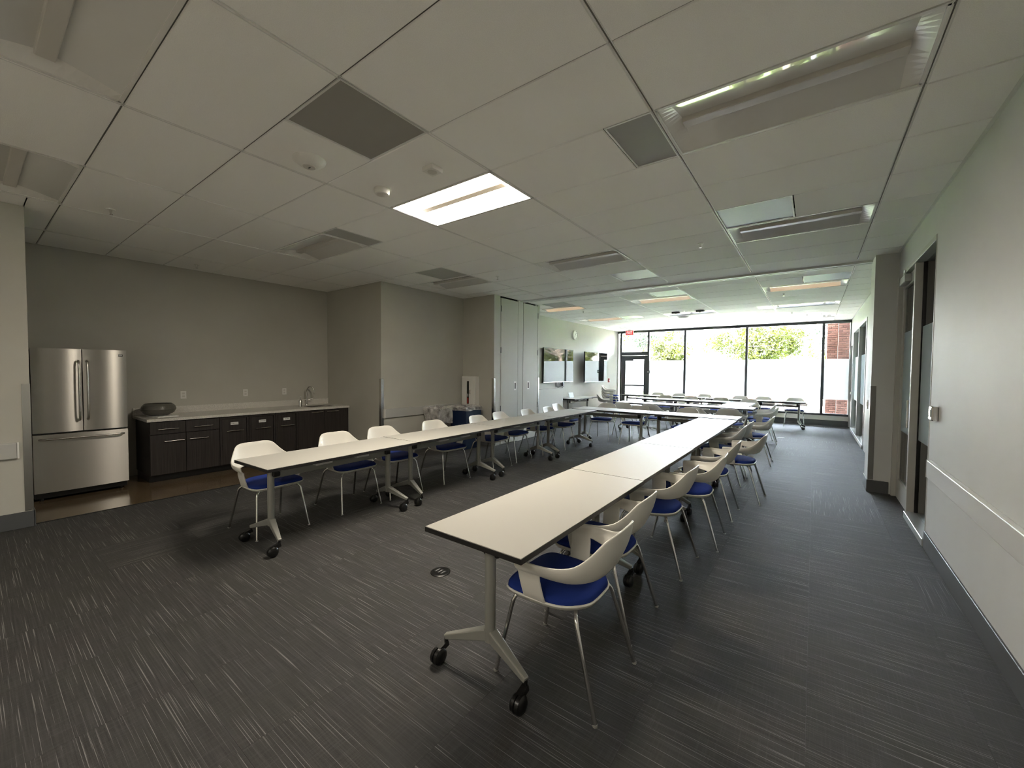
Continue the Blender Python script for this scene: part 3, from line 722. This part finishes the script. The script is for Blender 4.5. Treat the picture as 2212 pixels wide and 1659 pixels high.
MB().tube([(0, 0, .10), (.03, .09, .115)], .008, 10).tube([(.03, .09, .112), (.035, .10, .16)], .006, 8).build('lever', M_STEEL2, o, smooth=True)
o = thing('soap_dispenser', 'small steel soap dispenser on the counter beside the faucet', 'soap dispenser', (-4.17, 3.03, .857))
MB().lathe([(.030, 0), (.030, .10), (.022, .12), (.012, .125), (.010, .15)], 18).build('bottle', M_STEEL2, o, smooth=True)
MB().tube([(0, 0, .145), (0, 0, .175), (.06, -.02, .185)], .006, 8).build('pump', M_CHROME, o, smooth=True)
o = thing('bowl', 'large dark glazed bowl on the counter beside the fridge', 'bowl', (-4.18, 1.06, .868))
MB().lathe([(.05, 0), (.11, .006), (.17, .04), (.195, .09), (.185, .13), (.155, .165), (.145, .168), (.150, .155), (.17, .125), (.178, .09), (.155, .05), (.10, .02), (.02, .015)], 40).build('vessel', M_BOWL, o, smooth=True)
o = thing('paper_stack', 'white papers lying under the dark bowl', 'paper', (-4.14, 1.08, .857), .15)
B(-.15, .20, -.12, .12, 0, .006).build('sheet', M_PAPER, o); s = B(-.14, .17, -.11, .10, .0062, .011).build('sheet', M_PAPER, o); s.rotation_euler[2] = .12
for y, lab in ((1.432, 'white outlet plate above the dark bowl'), (2.28, 'white outlet plate above the labelled pull-outs'), (2.912, 'white outlet plate next to the faucet')):
    o = thing('outlet', lab, 'outlet', (-4.52, y, 1.125), group='kitchenette outlets')
    B(0, .006, -.036, .036, -.058, .058).build('plate', M_WHITE, o, bevel=.002)
    for z in (-.022, .022): B(.006, .008, -.016, .016, z-.014, z+.014).build('socket', M_SPINE, o)

# ------------------------------------------------------------------ alcove things
o = thing('extinguisher_cabinet', 'white fire extinguisher cabinet with narrow window on the dark wall', 'extinguisher cabinet', (-2.515, 5.79, .75))
B(-.185, .185, -.13, 0, 0, .66).build('box', M_WHITE, o, bevel=.004)
d = B(-.165, .165, -.142, -.13, .025, .635).build('door', M_WHITE, o, bevel=.003)
B(-.028, .028, -.1435, -.142, .09, .56).build('pane', M_SCREEN, d)
MB().tube([(.065, -.146, .30), (.065, -.156, .31), (.065, -.156, .37), (.065, -.146, .38)], .005, 8).build('handle', M_BASE, d)
B(-.022, .022, -.1445, -.1435, .10, .22).build('red_label', mat('extinguisher red', (.30, .03, .02), .3), d); B(-.014, .014, -.1445, -.1435, .24, .30).build('white_label', M_ALU, d)
def bin_(loc, w, d, h, m_, lab, cat='waste bin', low=.66):
    o = thing('waste_bin', lab, cat, loc)
    t = .04
    bot = [(-w/2+t, -d/2+t), (w/2-t, -d/2+t), (w/2-t, d/2-t), (-w/2+t, d/2-t)]; top = [(-w/2, -d/2), (w/2, -d/2), (w/2, d/2), (-w/2, d/2)]
    ti = [(x*.94, y*.94) for x, y in top]
    m = MB()
    vs_ = [(x, y, 0) for x, y in bot]+[(x, y, h) for x, y in top]+[(x, y, h) for x, y in ti]+[(x*.93, y*.93, .02) for x, y in bot]
    fs = [(3, 2, 1, 0), (12, 13, 14, 15)]
    for i in range(4):
        j = (i+1) % 4; fs += [(i, j, 4+j, 4+i), (4+i, 4+j, 8+j, 8+i), (8+i, 8+j, 12+j, 12+i)]
    m.add(vs_, fs).build('body', m_, o, bevel=.006, seg=2)
    rim = MB()
    n = 56; rows = []
    for zi, (zz, ex) in enumerate(((h*low, .012), (h*(low*.55+.45), .010), (h*(low*.2+.8), .014), (h+.012, .010), (h+.03, -.03), (h-.03, -.06))):
        row = []
        for k in range(n+1):
            a = 2*PI*(k % n)/n; c, s_ = math.cos(a), math.sin(a); q = max(abs(c), abs(s_)); x, y = c/q*w/2, s_/q*d/2
            tap = 1-(1-zz/h)*t/(w/2)*.9
            wv = .008*math.sin(9*a+zi*1.7)+.006*math.sin(17*a+zi)
            sc = tap*(1+(ex+wv)/(w/2)); row.append((x*sc, y*sc, zz+((.014 if low < .9 else .005)*math.sin(5*a+1) if zi in (0, 4) else .004*math.sin(7*a))))
        rows.append(row)
    rim.grid(rows).build('liner', M_LINER, o, smooth=True)
bin_((-2.53, 4.83, 0), .38, .36, .80, M_GREYBIN, 'grey waste bin wrapped in a clear liner', )
bin_((-2.33, 5.36, 0), .48, .46, .81, M_NAVY, 'navy blue recycling bin with white liner rim', low=.93)

# ------------------------------------------------------------------ far room: televisions, clock, etc.
def tv(loc, lab, arm):
    o = thing('television', lab, 'television', loc, group='wall televisions')
    B(-.03, .012, -.86, .86, -.49, .49).build('body', M_BLACKP, o, bevel=.004)
    B(.012, .0135, -.852, .852, -.468, .482).build('screen', M_SCREEN, o)
    B(.010, .016, -.86, .86, -.49, -.468).build('bottom_bezel', M_ALU, o)
    B(-.06 if not arm else -.20, -.03, -.25, .25, -.2, .2).build('wall_mount', M_BLACKP, o)
    if arm: B(-.09, -.03, -.35, .35, -.35, .1).build('rear_housing', M_BLACKP, o)
tv((XL+.062, 9.86, 1.69), 'flat wall television above the upright folded table', False)
tv((XL+.202, 12.10, 1.665), 'wall television standing off the wall on its mount near the exit', True)
o = thing('cable_box', 'dark cables and small black box hanging below the first television', 'cables', (XL, 10.0, 1.10))
B(0, .05, .12, .22, -.02, .10).build('box', M_BLACKP, o)
for k in range(7):
    y = -.28+.075*k; MB().tube(spline([(.03, y, .11), (.03, y+.02*math.sin(k), .0), (.035, y+.05, -.05-.01*(k % 3)), (.03, y+.08, .03), (.03, y+.06, .11)], 12), .006, 6).build('cable', M_BLACKP, o)
o = thing('wall_clock', 'round white wall clock above the televisions', 'clock', (XL, 10.9, 2.66))
MB().lathe([(.15, 0), (.155, .03), (.15, .05), (.135, .052), (.132, .035)], 36, ax=(1, 0, 0)).build('case', M_WHITE, o, smooth=True)
MB().lathe([(.130, .030), (.130, .034)], 36, ax=(1, 0, 0)).build('dial', M_PAPER, o)
MB().bar((.038, 0, 0), (.038, .045, .055), .010, .003, (1, 0, 0)).build('hour_hand', M_INK, o); MB().bar((.041, 0, 0), (.041, -.05, -.075), .007, .003, (1, 0, 0)).build('minute_hand', M_INK, o)
for k in range(12):
    a = k*PI/6; MB().bar((.036, .105*math.sin(a), .105*math.cos(a)), (.036, .122*math.sin(a), .122*math.cos(a)), .008, .002, (1, 0, 0)).build('hour_mark', M_INK, o)
o = thing('fire_alarm_pull', 'small red fire alarm pull station by the exit door', 'fire alarm', (XL, 13.62, 1.20))
B(0, .03, -.045, .045, -.07, .07).build('body', M_RED, o, bevel=.006); B(.03, .045, -.03, .03, -.02, .0).build('handle', M_WHITE, o)
o = thing('floor_box', 'round black floor power box set into the carpet', 'floor box', (.985, 1.55, 0))
MB().lathe([(.072, .0), (.075, .004), (.066, .008), (.05, .008)], 36).build('cover', M_BLACKP, o, smooth=True)
for k in (-1, 0, 1):
    l = B(k*.030-.008, k*.030+.008, -.026, .026, .008, .010).build('socket_lid', M_BASE, o, bevel=.003); B(k*.030-.002, k*.030+.002, -.016, .016, .010, .011).build('slot', M_ALU, l)
o = thing('paper_scrap', 'thin white strip lying on the carpet in the far room', 'paper', (2.64, 10.93, .0), .85); B(-.09, .09, -.022, .022, .0005, .004).build('strip', M_PAPER, o)

# ------------------------------------------------------------------ tables
def make_table(L, half=True):
    """flip top training table, long axis local y, width .61 in x"""
    o = thing('training_table', 'table', 'table', (0, 0, 0), group='white training tables')
    W = .61; g = .0015
    B(-W/2+g, W/2-g, -L/2+g, L/2-g, .708, .7315).build('edge_band', M_EDGE, o)
    B(-W/2+.004, W/2-.004, -L/2+.004, L/2-.004, .7316, .735).build('top', M_TOP, o)
    py = L/2-.165 if L > 1.5 else L/2-.15
    for s in (-1, 1):
        y = s*py
        MB().tube([(0, y, .17), (0, y, .70)], .028, 18).build('post', M_LEG, o, smooth=True)
        br = B(-.20, .20, y-.02, y+.02, .676, .708).build('bracket', M_LEG, o, bevel=.004)
        B(-.05, .05, y-s*.03-.03, y-s*.03+.03, .60, .676).build('tilt_hinge', M_BLACKP, o, bevel=.006)
        for q in (-1, 1):
            p0, p1 = Vector((q*.012, y, .205)), Vector((q*.262, y+s*.055, .118))
            dd = (p1-p0).normalized(); sd = dd.cross(Vector((0, 0, 1))).normalized(); u = sd.cross(dd)
            def ring(c, w_, h_): return [c-sd*w_-u*h_, c+sd*w_-u*h_, c+sd*w_+u*h_, c-sd*w_+u*h_]
            ft = MB().hexa(ring(p0, .026, .030), ring(p1, .015, .014)).build('foot', M_LEG, o, bevel=.006, seg=2)
            cx_, cyy = q*.258, y+s*.055-.055
            cs = MB().tube([(q*.258, y+s*.055, .118), (q*.258, y+s*.055, .085)], .010, 8).build('caster', M_BLACKP, o)
            MB().lathe([(.012, -.032), (.030, -.030), (.041, -.020), (.042, -.004), (.036, -.002), (.036, .002), (.042, .004), (.041, .020), (.030, .030), (.012, .032)], 18, (cx_, cyy, .042), (1, 0, 0)).build('wheel', M_BLACKP, cs, smooth=True)
            MB().bar((q*.258, y+s*.055+.006, .085), (cx_, cyy, .07), .03, .03).build('fork', M_BLACKP, cs)
    B(-.018, .018, -py, py, .580, .640).build('beam', M_LEG, o, bevel=.004)
    B(-.215, -.185, -py+.02, py-.02, .690, .708).build('under_rail', M_LEG, o); B(.185, .215, -py+.02, py-.02, .690, .708).build('under_rail', M_LEG, o)
    B(.10, .16, -.30, -.14, .655, .690).build('power_clip', M_PAPER, o); B(.10, .16, .12, .26, .655, .690).build('power_clip', M_PAPER, o)
    return o
t_long = make_table(1.572); t_short = make_table(1.225); t_mid = make_table(1.36)
usedt = {}
def put_table(proto, x, y, rz, label, group):
    u = usedt.get(proto.name, False); usedt[proto.name] = True
    return place(proto, u, (x, y, 0), rz, label, group)
LT = 1.575
gU = 'tables of the large U layout'
for n in range(4):
    put_table(t_long, 1.945-.006*n, .812+LT*(n+.5), 0, 'white training table in the row along the open carpet, %s from its free end' % ORD[n], gU)
lx = [-.565, -.605, -.62, -.615]; lr = [.028, .012, -.006, .006]
for n in range(4):
    put_table(t_long, lx[n], .83+LT*(n+.5), lr[n], 'white training table in the row facing the kitchenette, %s from its free end' % ORD[n], gU)
put_table(t_long, -.15, 7.515, PI/2, 'white cross table of the U on the closet side', gU)
put_table(t_long, 1.43, 7.515, PI/2, 'white cross table of the U on the pier side', gU)
gS = 'tables of the far square'
put_table(t_long, -.165, 9.87, PI/2, 'far room table, closet half of the square side facing the U', gS)
put_table(t_long, 1.41, 9.88, PI/2, 'far room table, pier half of the square side facing the U', gS)
put_table(t_long, 1.725, 10.98, 0, 'far room table closing the square on the pier side', gS)
put_table(t_short, -.41, 11.71, PI/2, 'short far room table on the window side of the square, television half', gS)
put_table(t_short, .815, 11.70, PI/2, 'short far room table on the window side of the square, pier half', gS)
gW = 'tables along the windows'
put_table(t_mid, -1.48, 13.28, PI/2, 'table along the windows in front of the exit door', gW)
put_table(t_mid, -.12, 13.26, PI/2, 'table along the windows, second from the exit door', gW)
put_table(t_short, 1.24, 13.06, PI/2, 'table along the windows, third from the exit door', gW)
put_table(t_short, 2.465, 13.05, PI/2, 'table at the brick pier end of the window row', gW)
put_table(t_long, -2.50, 10.55, 0, 'table against the television wall carrying a tablet', 'tables by the television wall')
# one table parked with its top tilted upright
ft = copy_tree(t_long); ft.name = 'folded_table'; ft.location = (-2.50, 8.66, 0); ft.rotation_euler = (0, 0, 0)
ft['label'] = 'parked table with white top tilted upright below the first television'; ft['group'] = 'tables by the television wall'
for ch in ft.children:
    n_ = ch.name.split('.')[0]
    if n_ in ('top', 'edge_band', 'under_rail', 'bracket', 'power_clip'):
        # rotate about the long axis so that the top stands vertical, face towards +x
        ch.matrix_local = Matrix.Translation((.06, 0, .75)) @ Matrix.Rotation(PI/2, 4, 'Y') @ Matrix.Translation((0, 0, -.70))
o = thing('tablet', 'small tablet leaning upright on the table by the television wall', 'tablet', (-2.58, 10.30, .735), -.25)
MB().hexa([(-.02, -.10, 0), (-.008, -.10, 0), (-.008, .10, 0), (-.02, .10, 0)], [(-.07, -.10, .15), (-.058, -.10, .15), (-.058, .10, .15), (-.07, .10, .15)]).build('case', M_ALU, o)
MB().hexa([(-.0072, -.09, .008), (-.0068, -.09, .008), (-.0068, .09, .008), (-.0072, .09, .008)], [(-.0545, -.09, .142), (-.054, -.09, .142), (-.054, .09, .142), (-.0545, .09, .142)]).build('screen', M_LED, o)
MB().bar((-.05, 0, .09), (-.11, 0, .003), .06, .004, (1, 0, 0)).build('kickstand', M_ALU, o)

# ------------------------------------------------------------------ chairs
def make_chair():
    """one-piece shell armchair, front = local +y"""
    o = thing('armchair', 'chair', 'chair', (0, 0, 0), group='white shell armchairs')
    # --- shell band: half profile from back centre to arm front
    top = [(0, -.300, .800), (.11, -.298, .800), (.180, -.276, .782), (.228, -.228, .722), (.268, -.170, .674), (.300, -.095, .657), (.316, -.02, .654), (.318, .05, .652), (.312, .118, .645)]
    bot = [(0, -.236, .590), (.09, -.232, .588), (.150, -.212, .582), (.200, -.172, .577), (.240, -.122, .578), (.268, -.06, .585), (.284, 0.0, .592), (.290, .06, .592), (.289, .118, .590)]
    top = [(x*.94, y, z) for x, y, z in top]; bot = [(x*.94, y, z) for x, y, z in bot]
    nS = 25
    tp, bt = spline(top, nS), spline(bot, nS)
    idx = list(range(nS-1, 0, -1)); 
    def mir(v): return Vector((-v.x, v.y, v.z))
    T_ = [mir(tp[i]) for i in idx]+tp; B_ = [mir(bt[i]) for i in idx]+bt
    nv = 7; rows = []
    for j in range(nv):
        u = j/(nv-1); row = []
        for a, b in zip(B_, T_):
            p = b*u+a*(1-u)
            # bulge outwards a little
            out_ = Vector((p.x, p.y+.02, 0)); out_ = out_.normalized() if out_.length > 0 else out_
            p = p+out_*(.012*math.sin(PI*u)); row.append(p)
        rows.append(row)
    m = MB().grid(rows)
    # --- side panels from arm to seat edge
    i0 = next(i for i in range(nS) if bt[i].y >= -.004)
    for sgn in (1, -1):
        arm = [bt[i] for i in range(i0, nS)]
        y_in = [a.y for a in arm]
        lev = [(None, None), (.560, .266), (.520, .256), (.485, .246), (.458, .236), (.440, .220), (.434, .190)]
        rws = []
        for z, x in lev:
            r_ = []
            for a in arm:
                if z is None: r_.append(Vector((a.x*sgn, a.y, a.z)))
                else:
                    f = (a.z-z)/(a.z-.434); r_.append(Vector((x*sgn, a.y-.012*f, z)))
            rws.append(r_)
        m.grid(rws)
    # --- seat pan
    out_pts = []
    corner = [(0, -.190), (.08, -.187), (.128, -.170), (.178, -.128), (.212, -.075), (.228, 0), (.232, .09), (.230, .17), (.212, .225), (.16, .250), (.08, .256), (0, .258)]
    half = [Vector((x, y, 0)) for x, y in corner]; half = spline(half, 23)
    ring = half+[Vector((-p.x, p.y, 0)) for p in reversed(half[1:-1])]
    n = len(ring); base = len(m.v)
    cen = Vector((0, .035, 0))
    levels = [(.0, .424), (.5, .424), (.85, .427), (.97, .434), (1.0, .446), (1.015, .450)]
    for s_, z in levels:
        for p in ring:
            q = cen+(p-cen)*max(s_, .001); m.v.append((q.x, q.y, z))
    for l in range(len(levels)-1):
        for k in range(n):
            a = base+l*n+k; b = base+l*n+(k+1) % n; m.f.append((a, b, b+n, a+n))
    me = m.mesh('shell', M_SHELL, smooth=True, merge=.0006)
    ob = link('shell', me, None)
    md = ob.modifiers.new('s', 'SOLIDIFY'); md.thickness = .011; md.offset = 0; md.use_even_offset = True
    dg = bpy.context.evaluated_depsgraph_get(); me2 = bpy.data.meshes.new_from_object(ob.evaluated_get(dg))
    bpy.data.objects.remove(ob); me2.name = 'shell'
    bm = bmesh.new(); bm.from_mesh(me2)
    ed = [e for e in bm.edges if len(e.link_faces) == 2 and e.calc_face_angle(0) > 1.1]
    bmesh.ops.bevel(bm, geom=ed, offset=.0035, segments=2, affect='EDGES', profile=.5, clamp_overlap=True)
    bm.to_mesh(me2); bm.free()
    me2.polygons.foreach_set('use_smooth', [True]*len(me2.polygons)); me2.set_sharp_from_angle(angle=math.radians(55))
    sh = link('shell', me2, o)
    # --- pad
    m = MB(); base = 0
    levels = [(.93, .434), (.985, .444), (.985, .462), (.95, .474), (.86, .481), (.6, .486), (.25, .487), (.0, .487)]
    for s_, z in levels:
        for p in ring:
            q = cen+(p-cen)*max(s_, .001); m.v.append((q.x, q.y, z))
    for l in range(len(levels)-1):
        for k in range(n):
            a = l*n+k; b = l*n+(k+1) % n; m.f.append((a, b, b+n, a+n))
    m.build('seat_pad', M_BLUE, o, smooth=True)
    # --- legs
    for sx in (-1, 1):
        for (fy, ty, iy) in ((-.275, -.150, -.085), (.275, .190, .11)):
            p0, p1, p2 = Vector((sx*.240, fy, .004)), Vector((sx*.196, ty, .418)), Vector((sx*.05, iy, .419))
            a_, b_ = p1+(p0-p1).normalized()*.055, p1+(p2-p1).normalized()*.055
            pts = [p0, p0.lerp(a_, .5)]+[a_*(1-t)**2+p1*2*t*(1-t)+b_*t*t for t in [i/8 for i in range(9)]]+[p2]
            l = MB().tube(pts, .0105, 10).build('leg', M_CHROME, o, smooth=True)
            MB().lathe([(.011, 0), (.012, .004), (.0108, .012)], 12, (sx*.240, fy, 0)).build('foot_glide', M_LEG, l)
    B(-.07, .07, -.10, .12, .410, .424).build('seat_bracket', M_BASE, o, bevel=.003)
    return o
ch0 = make_chair(); usedc = [False]
def chair(x, y, face, label, group, jit=0.0, z=0.0):
    # face: direction the sitter looks, radians from +y
    o = place(ch0, usedc[0], (x, y, z), face+jit, label, group); usedc[0] = True; return o
FX, FNX, FNY, FY = -PI/2, PI/2, PI, 0.0        # facing +x, -x, -y, +y
gR = 'armchairs along the open carpet'
for n, (x, y, j) in enumerate([(2.235, 1.25, .0), (2.17, 1.845, .0), (2.215, 2.775, -.02), (2.325, 3.45, .04), (2.32, 4.32, .0), (2.50, 5.12, -.03), (2.20, 5.83, .02), (2.215, 6.44, -.02)]):
    chair(x, y, FNX, 'white shell armchair with blue pad by the open carpet, %s from the row end' % ORD[n], gR, j)
chair(2.42, 7.50, FNX, 'white shell armchair with blue pad at the pier end of the cross tables', gR, .02)
gL = 'armchairs facing away from the kitchenette'
for n, (x, y, j) in enumerate([(-1.0, 1.17, .05), (-1.0, 2.01, .0), (-1.0, 2.63, -.03), (-.975, 3.49, -.06), (-.92, 4.42, .04), (-.99, 5.10, .05), (-.92, 5.85, .0), (-.88, 6.56, .04)]):
    chair(x, y, FX, 'white shell armchair with blue pad backing onto the kitchenette, %s from the row end' % ORD[n], gL, j)
chair(-1.14, 7.36, FX, 'white shell armchair with blue pad at the closet end of the cross tables', gL, .05)
gC = 'armchairs at the cross tables'
for x, y, j, lab in [(-.57, 7.92, .03, 'closet end'), (.24, 7.72, -.05, 'middle'), (1.22, 7.74, .04, 'pier end')]:
    chair(x, y+.10, FNY, 'white shell armchair with blue pad tucked under the cross tables, %s' % lab, gC, j)
gD = 'armchairs on the near side of the far square'
for x, y, j, lab in [(-.42, 9.02, .05, 'nearest the closet'), (.28, 8.95, -.06, 'second from the closet'), (1.20, 8.80, .03, 'third from the closet'), (1.86, 8.92, .0, 'nearest the pier')]:
    chair(x, y, FY, 'white armchair showing its back between the U and the far square, %s' % lab, gD, j)
chair(2.345, 9.90, FNX, 'white shell armchair at the pier side corner of the far square', 'armchairs on the pier side of the far square', .05)
chair(2.25, 10.52, FNX, 'white shell armchair beside the table closing the far square', 'armchairs on the pier side of the far square', -.03)
gB = 'armchairs on the window side of the far square'
for n, (x, y, j) in enumerate([(-.47, 12.25, .04), (.27, 12.2, -.03), (1.10, 12.2, .05), (1.80, 12.05, -.05)]):
    chair(x, y, FNY, 'white shell armchair between far square and window row, %s from the television wall' % ORD[n], gB, j)
gE = 'armchairs in front of the windows'
for n, (x, y, j) in enumerate([(-1.14, 13.68, .03), (-.44, 13.66, -.03), (.38, 13.66, .04), (1.40, 13.62, -.02), (2.03, 13.60, .03), (2.81, 13.62, .0)]):
    chair(x, y, FNY, 'white shell armchair backing onto the windows, %s from the exit door' % ORD[n], gE, j)
chair(-2.02, 11.55, FX+.5, 'single white shell armchair near the table by the television wall', 'armchairs by the television wall')
for k in range(4):
    chair(-2.26, 12.45, FX+.25, 'stacked white shell armchair below the second television, %s from the floor' % ORD[k], 'stack of armchairs', 0, .085*k)
    
# ------------------------------------------------------------------ outside
struct('ground_paving', B(-40, 45, 14.6, 24.0, -.25, -.05), M_PAVE, 'sunlit pale paving outside the windows', 'ground')
struct('ground_lawn', B(-60, 60, 24.0, 90, -.30, -.06), M_LAWN, 'green lawn beyond the paving', 'ground')
lw = thing('garden_wall', 'low red brick garden wall beyond the paving', 'wall', (0, 0, 0))
B(-3.0, 9.0, 23.6, 23.9, -.06, .30).build('core', M_MORTAR, lw)
def brick_mesh(l, w_, h_): return B(-l/2, l/2, -w_/2, w_/2, -h_/2, h_/2).mesh('brick', M_BRICK, bevel=.004)
bm1 = brick_mesh(.39, .34, .09)
for c in range(3):
    for k in range(30):
        link('brick', bm1, lw, (-2.8+.40*k+(.2 if c % 2 else 0), 23.75, .0+.10*c+.02))
bp = thing('brick_pier', 'red brick pier outside the narrow window pane', 'brick pier', (0, 0, 0))
px0, px1, py0, py1 = 3.53, 5.6, 15.35, 15.85
B(px0+.02, 3.90, py0+.28, py1+.3, -.06, 5.0).box(3.80, px1, py0+.02, py1+.3, -.06, 5.0).build('core', M_MORTAR, bp)
bl, bh_ = .205, .068
bmL = brick_mesh(bl-.010, .10, bh_-.010); bmH = brick_mesh(.0925, .10, bh_-.010)
def course(xa, xb, yf, z, off):
    x = xa
    first = True
    while x < xb-.02:
        l = bl if not (first and off) else bl/2
        l = min(l, xb-x); first = False
        if l < .06: break
        o_ = link('brick', bmL if l > .15 else bmH, bp, (x+l/2, yf+.05, z)); 
        if l not in (bl, bl/2): o_.scale.x = l/(bl if l > .15 else bl/2)
        x += l
nc = int(3.3/bh_)
for c in range(nc):
    z = bh_*(c+.5)-.02
    course(px0, 3.80, py0+.25, z, c % 2)
    course(3.80, 4.42, py0, z, c % 2)
    for (xs, ys) in ((3.80, py0+.10), (px0, py0+.35)):
        o_ = link('brick', bmL if c % 2 else bmH, bp, (xs+.05, ys+(.1 if c % 2 else .05), z)); o_.rotation_euler[2] = PI/2
tall = MB()
for c in range(nc, nc+24):
    z = bh_*(c+.5)-.02
    for x in range(3):
        tall.box(px0+.1*x, px0+.1*x+.095, py0+.25, py0+.35, z-.029, z+.029); tall.box(3.8+.2*x, 3.8+.2*x+.195, py0, py0+.1, z-.029, z+.029)
o_ = tall.build('upper_brickwork', M_BRICK, bp); o_['kind'] = 'stuff'
lp = thing('lamp_post', 'slim dark lamp post beyond the paving', 'lamp post', (2.86, 26.0, -.06))
MB().tube([(0, 0, 0), (0, 0, 3.30)], .105, 12).build('post', M_FRAME, lp, smooth=True)
MB().lathe([(.09, 3.30), (.20, 3.36), (.21, 3.42), (.12, 3.46)], 16).build('lamp_head', M_FRAME, lp, smooth=True)
MB().lathe([(.14, 0), (.14, .12), (.09, .16)], 14).build('base', M_FRAME, lp, smooth=True)
def tree(x, y, h, r, n, label, leaf=M_LEAF, seed=1, low=.35, lsz=.16, trunk=.16, name='tree', flat=1.0):
    rnd = random.Random(seed)
    o = thing(name, label, 'tree', (x, y, -.06), group='trees outside')
    tr = MB(); tz_ = h*low
    tr.tube(spline([(0, 0, 0), (.05*rnd.uniform(-1, 1), .05, tz_*.5), (.1*rnd.uniform(-1, 1), 0, tz_)], 8), [trunk*(1-.05*i) for i in range(8)], 9)
    tips = []
    for k in range(9):
        a = 2*PI*k/9+rnd.uniform(-.3, .3); L = r*rnd.uniform(.5, .9); el = rnd.uniform(.5, 1.25)
        p0 = Vector((0, 0, tz_*rnd.uniform(.8, 1.0))); d_ = Vector((math.cos(a)*math.cos(el), math.sin(a)*math.cos(el), math.sin(el)*flat))
        p1 = p0+d_*L*.6; p2 = p0+d_*L*1.15+Vector((0, 0, .1*L)); tr.tube(spline([p0, p1, p2], 6), [trunk*.45*(1-.15*i) for i in range(6)], 6); tips += [p1, p2]
        for q in range(3):
            b_ = p1+(p2-p1)*rnd.random(); e_ = b_+Vector((rnd.uniform(-1, 1), rnd.uniform(-1, 1), rnd.uniform(0, 1))).normalized()*L*.5
            tr.tube([b_, (b_+e_)/2+Vector((0, 0, .03)), e_], [trunk*.14, trunk*.1, trunk*.05], 5); tips.append(e_)
    tr.build('trunk', M_BARK, o, smooth=True)
    cr = MB(); vs_, fs = [], []
    cz = tz_+(h-tz_)*.5
    blobs = []
    for t_ in tips: blobs.append((t_, r*rnd.uniform(.22, .36)))
    for k in range(10):
        a = rnd.uniform(0, 2*PI); q = r*math.sqrt(rnd.random())*.75; blobs.append((Vector((q*math.cos(a), q*math.sin(a), rnd.uniform(tz_, h-r*.2))), r*rnd.uniform(.25, .38)))
    for k in range(n):
        c, br_ = rnd.choice(blobs)
        while True:
            v = Vector((rnd.uniform(-1, 1), rnd.uniform(-1, 1), rnd.uniform(-1, 1)))
            if .15 < v.length < 1: break
        p = c+v*br_*(v.length**-.3)
        u = Vector((rnd.uniform(-1, 1), rnd.uniform(-1, 1), rnd.uniform(-1, 1))).normalized(); t2 = u.cross(Vector((rnd.uniform(-1, 1), rnd.uniform(-1, 1), rnd.uniform(-1, 1)))).normalized()
        s_ = lsz*rnd.uniform(.5, 1.1); b0 = len(vs_)
        vs_ += [p-u*s_*.6, p+t2*s_*.32, p+u*s_*.6, p-t2*s_*.32]; fs.append((b0, b0+1, b0+2, b0+3))
    me = bpy.data.meshes.new('crown'); me.from_pydata(vs_, [], fs); me.materials.append(leaf); me.update()
    c_ = link('crown', me, o); c_['kind'] = 'stuff'
    return o
tree(-4.55, 27.5, 5.4, 1.55, 6500, 'round yellow-green tree seen through the pane next to the exit door', seed=2, lsz=.17)
tree(.25, 29.0, 6.2, 2.15, 9000, 'broad yellow-green tree behind the mullion of the two wide panes', seed=3, lsz=.18, low=.34)
tree(1.42, 34.8, 7.4, 1.6, 5200, 'taller tree with thick trunk behind the broad tree', seed=14, lsz=.18, low=.42, trunk=.24)
tree(5.7, 27.5, 6.4, 2.0, 5000, 'leafy tree hidden behind the brick pier', seed=31, lsz=.22, low=.28)
tree(-8.6, 27.0, 5.8, 1.6, 3600, 'thin crowned tree seen through the exit door transom', seed=5, lsz=.15, low=.5, trunk=.08)
tree(-6.9, 30.0, 6.0, 1.6, 1500, 'sparse blue-green tree seen through the exit door transom', M_LEAF2, seed=6, lsz=.16, low=.55, trunk=.09)
tree(4.4, 22.5, 6.2, 2.0, 1500, 'bare limbed tree leaning over beside the brick pier', M_LEAF2, seed=8, lsz=.13, low=.48, trunk=.14, flat=.5)
for k, (x, y, h_) in enumerate([(1.3, 40, 3.7), (3.0, 44, 4.2), (4.7, 40, 4.1), (-1.8, 44, 3.4)]):
    tree(x, y, h_, 1.35, 3600, 'low green hedge tree far behind the lamp post, %s from the broad tree' % ORD[k], seed=20+k, lsz=.2, low=.2, name='hedge_tree')
for k, (x, y, h_) in enumerate([(9.2, 22.5, 6.5), (7.6, 28, 7.0), (13.6, 25, 6.6), (11.5, 31, 8.0), (16.5, 33, 8.0), (19, 27, 7.5)]):
    tree(x, y, h_, 2.3, 5200, 'leafy green tree outside mirrored in the television screens, %s beyond the brick pier' % ORD[k], seed=40+k, lsz=.24, low=.28)
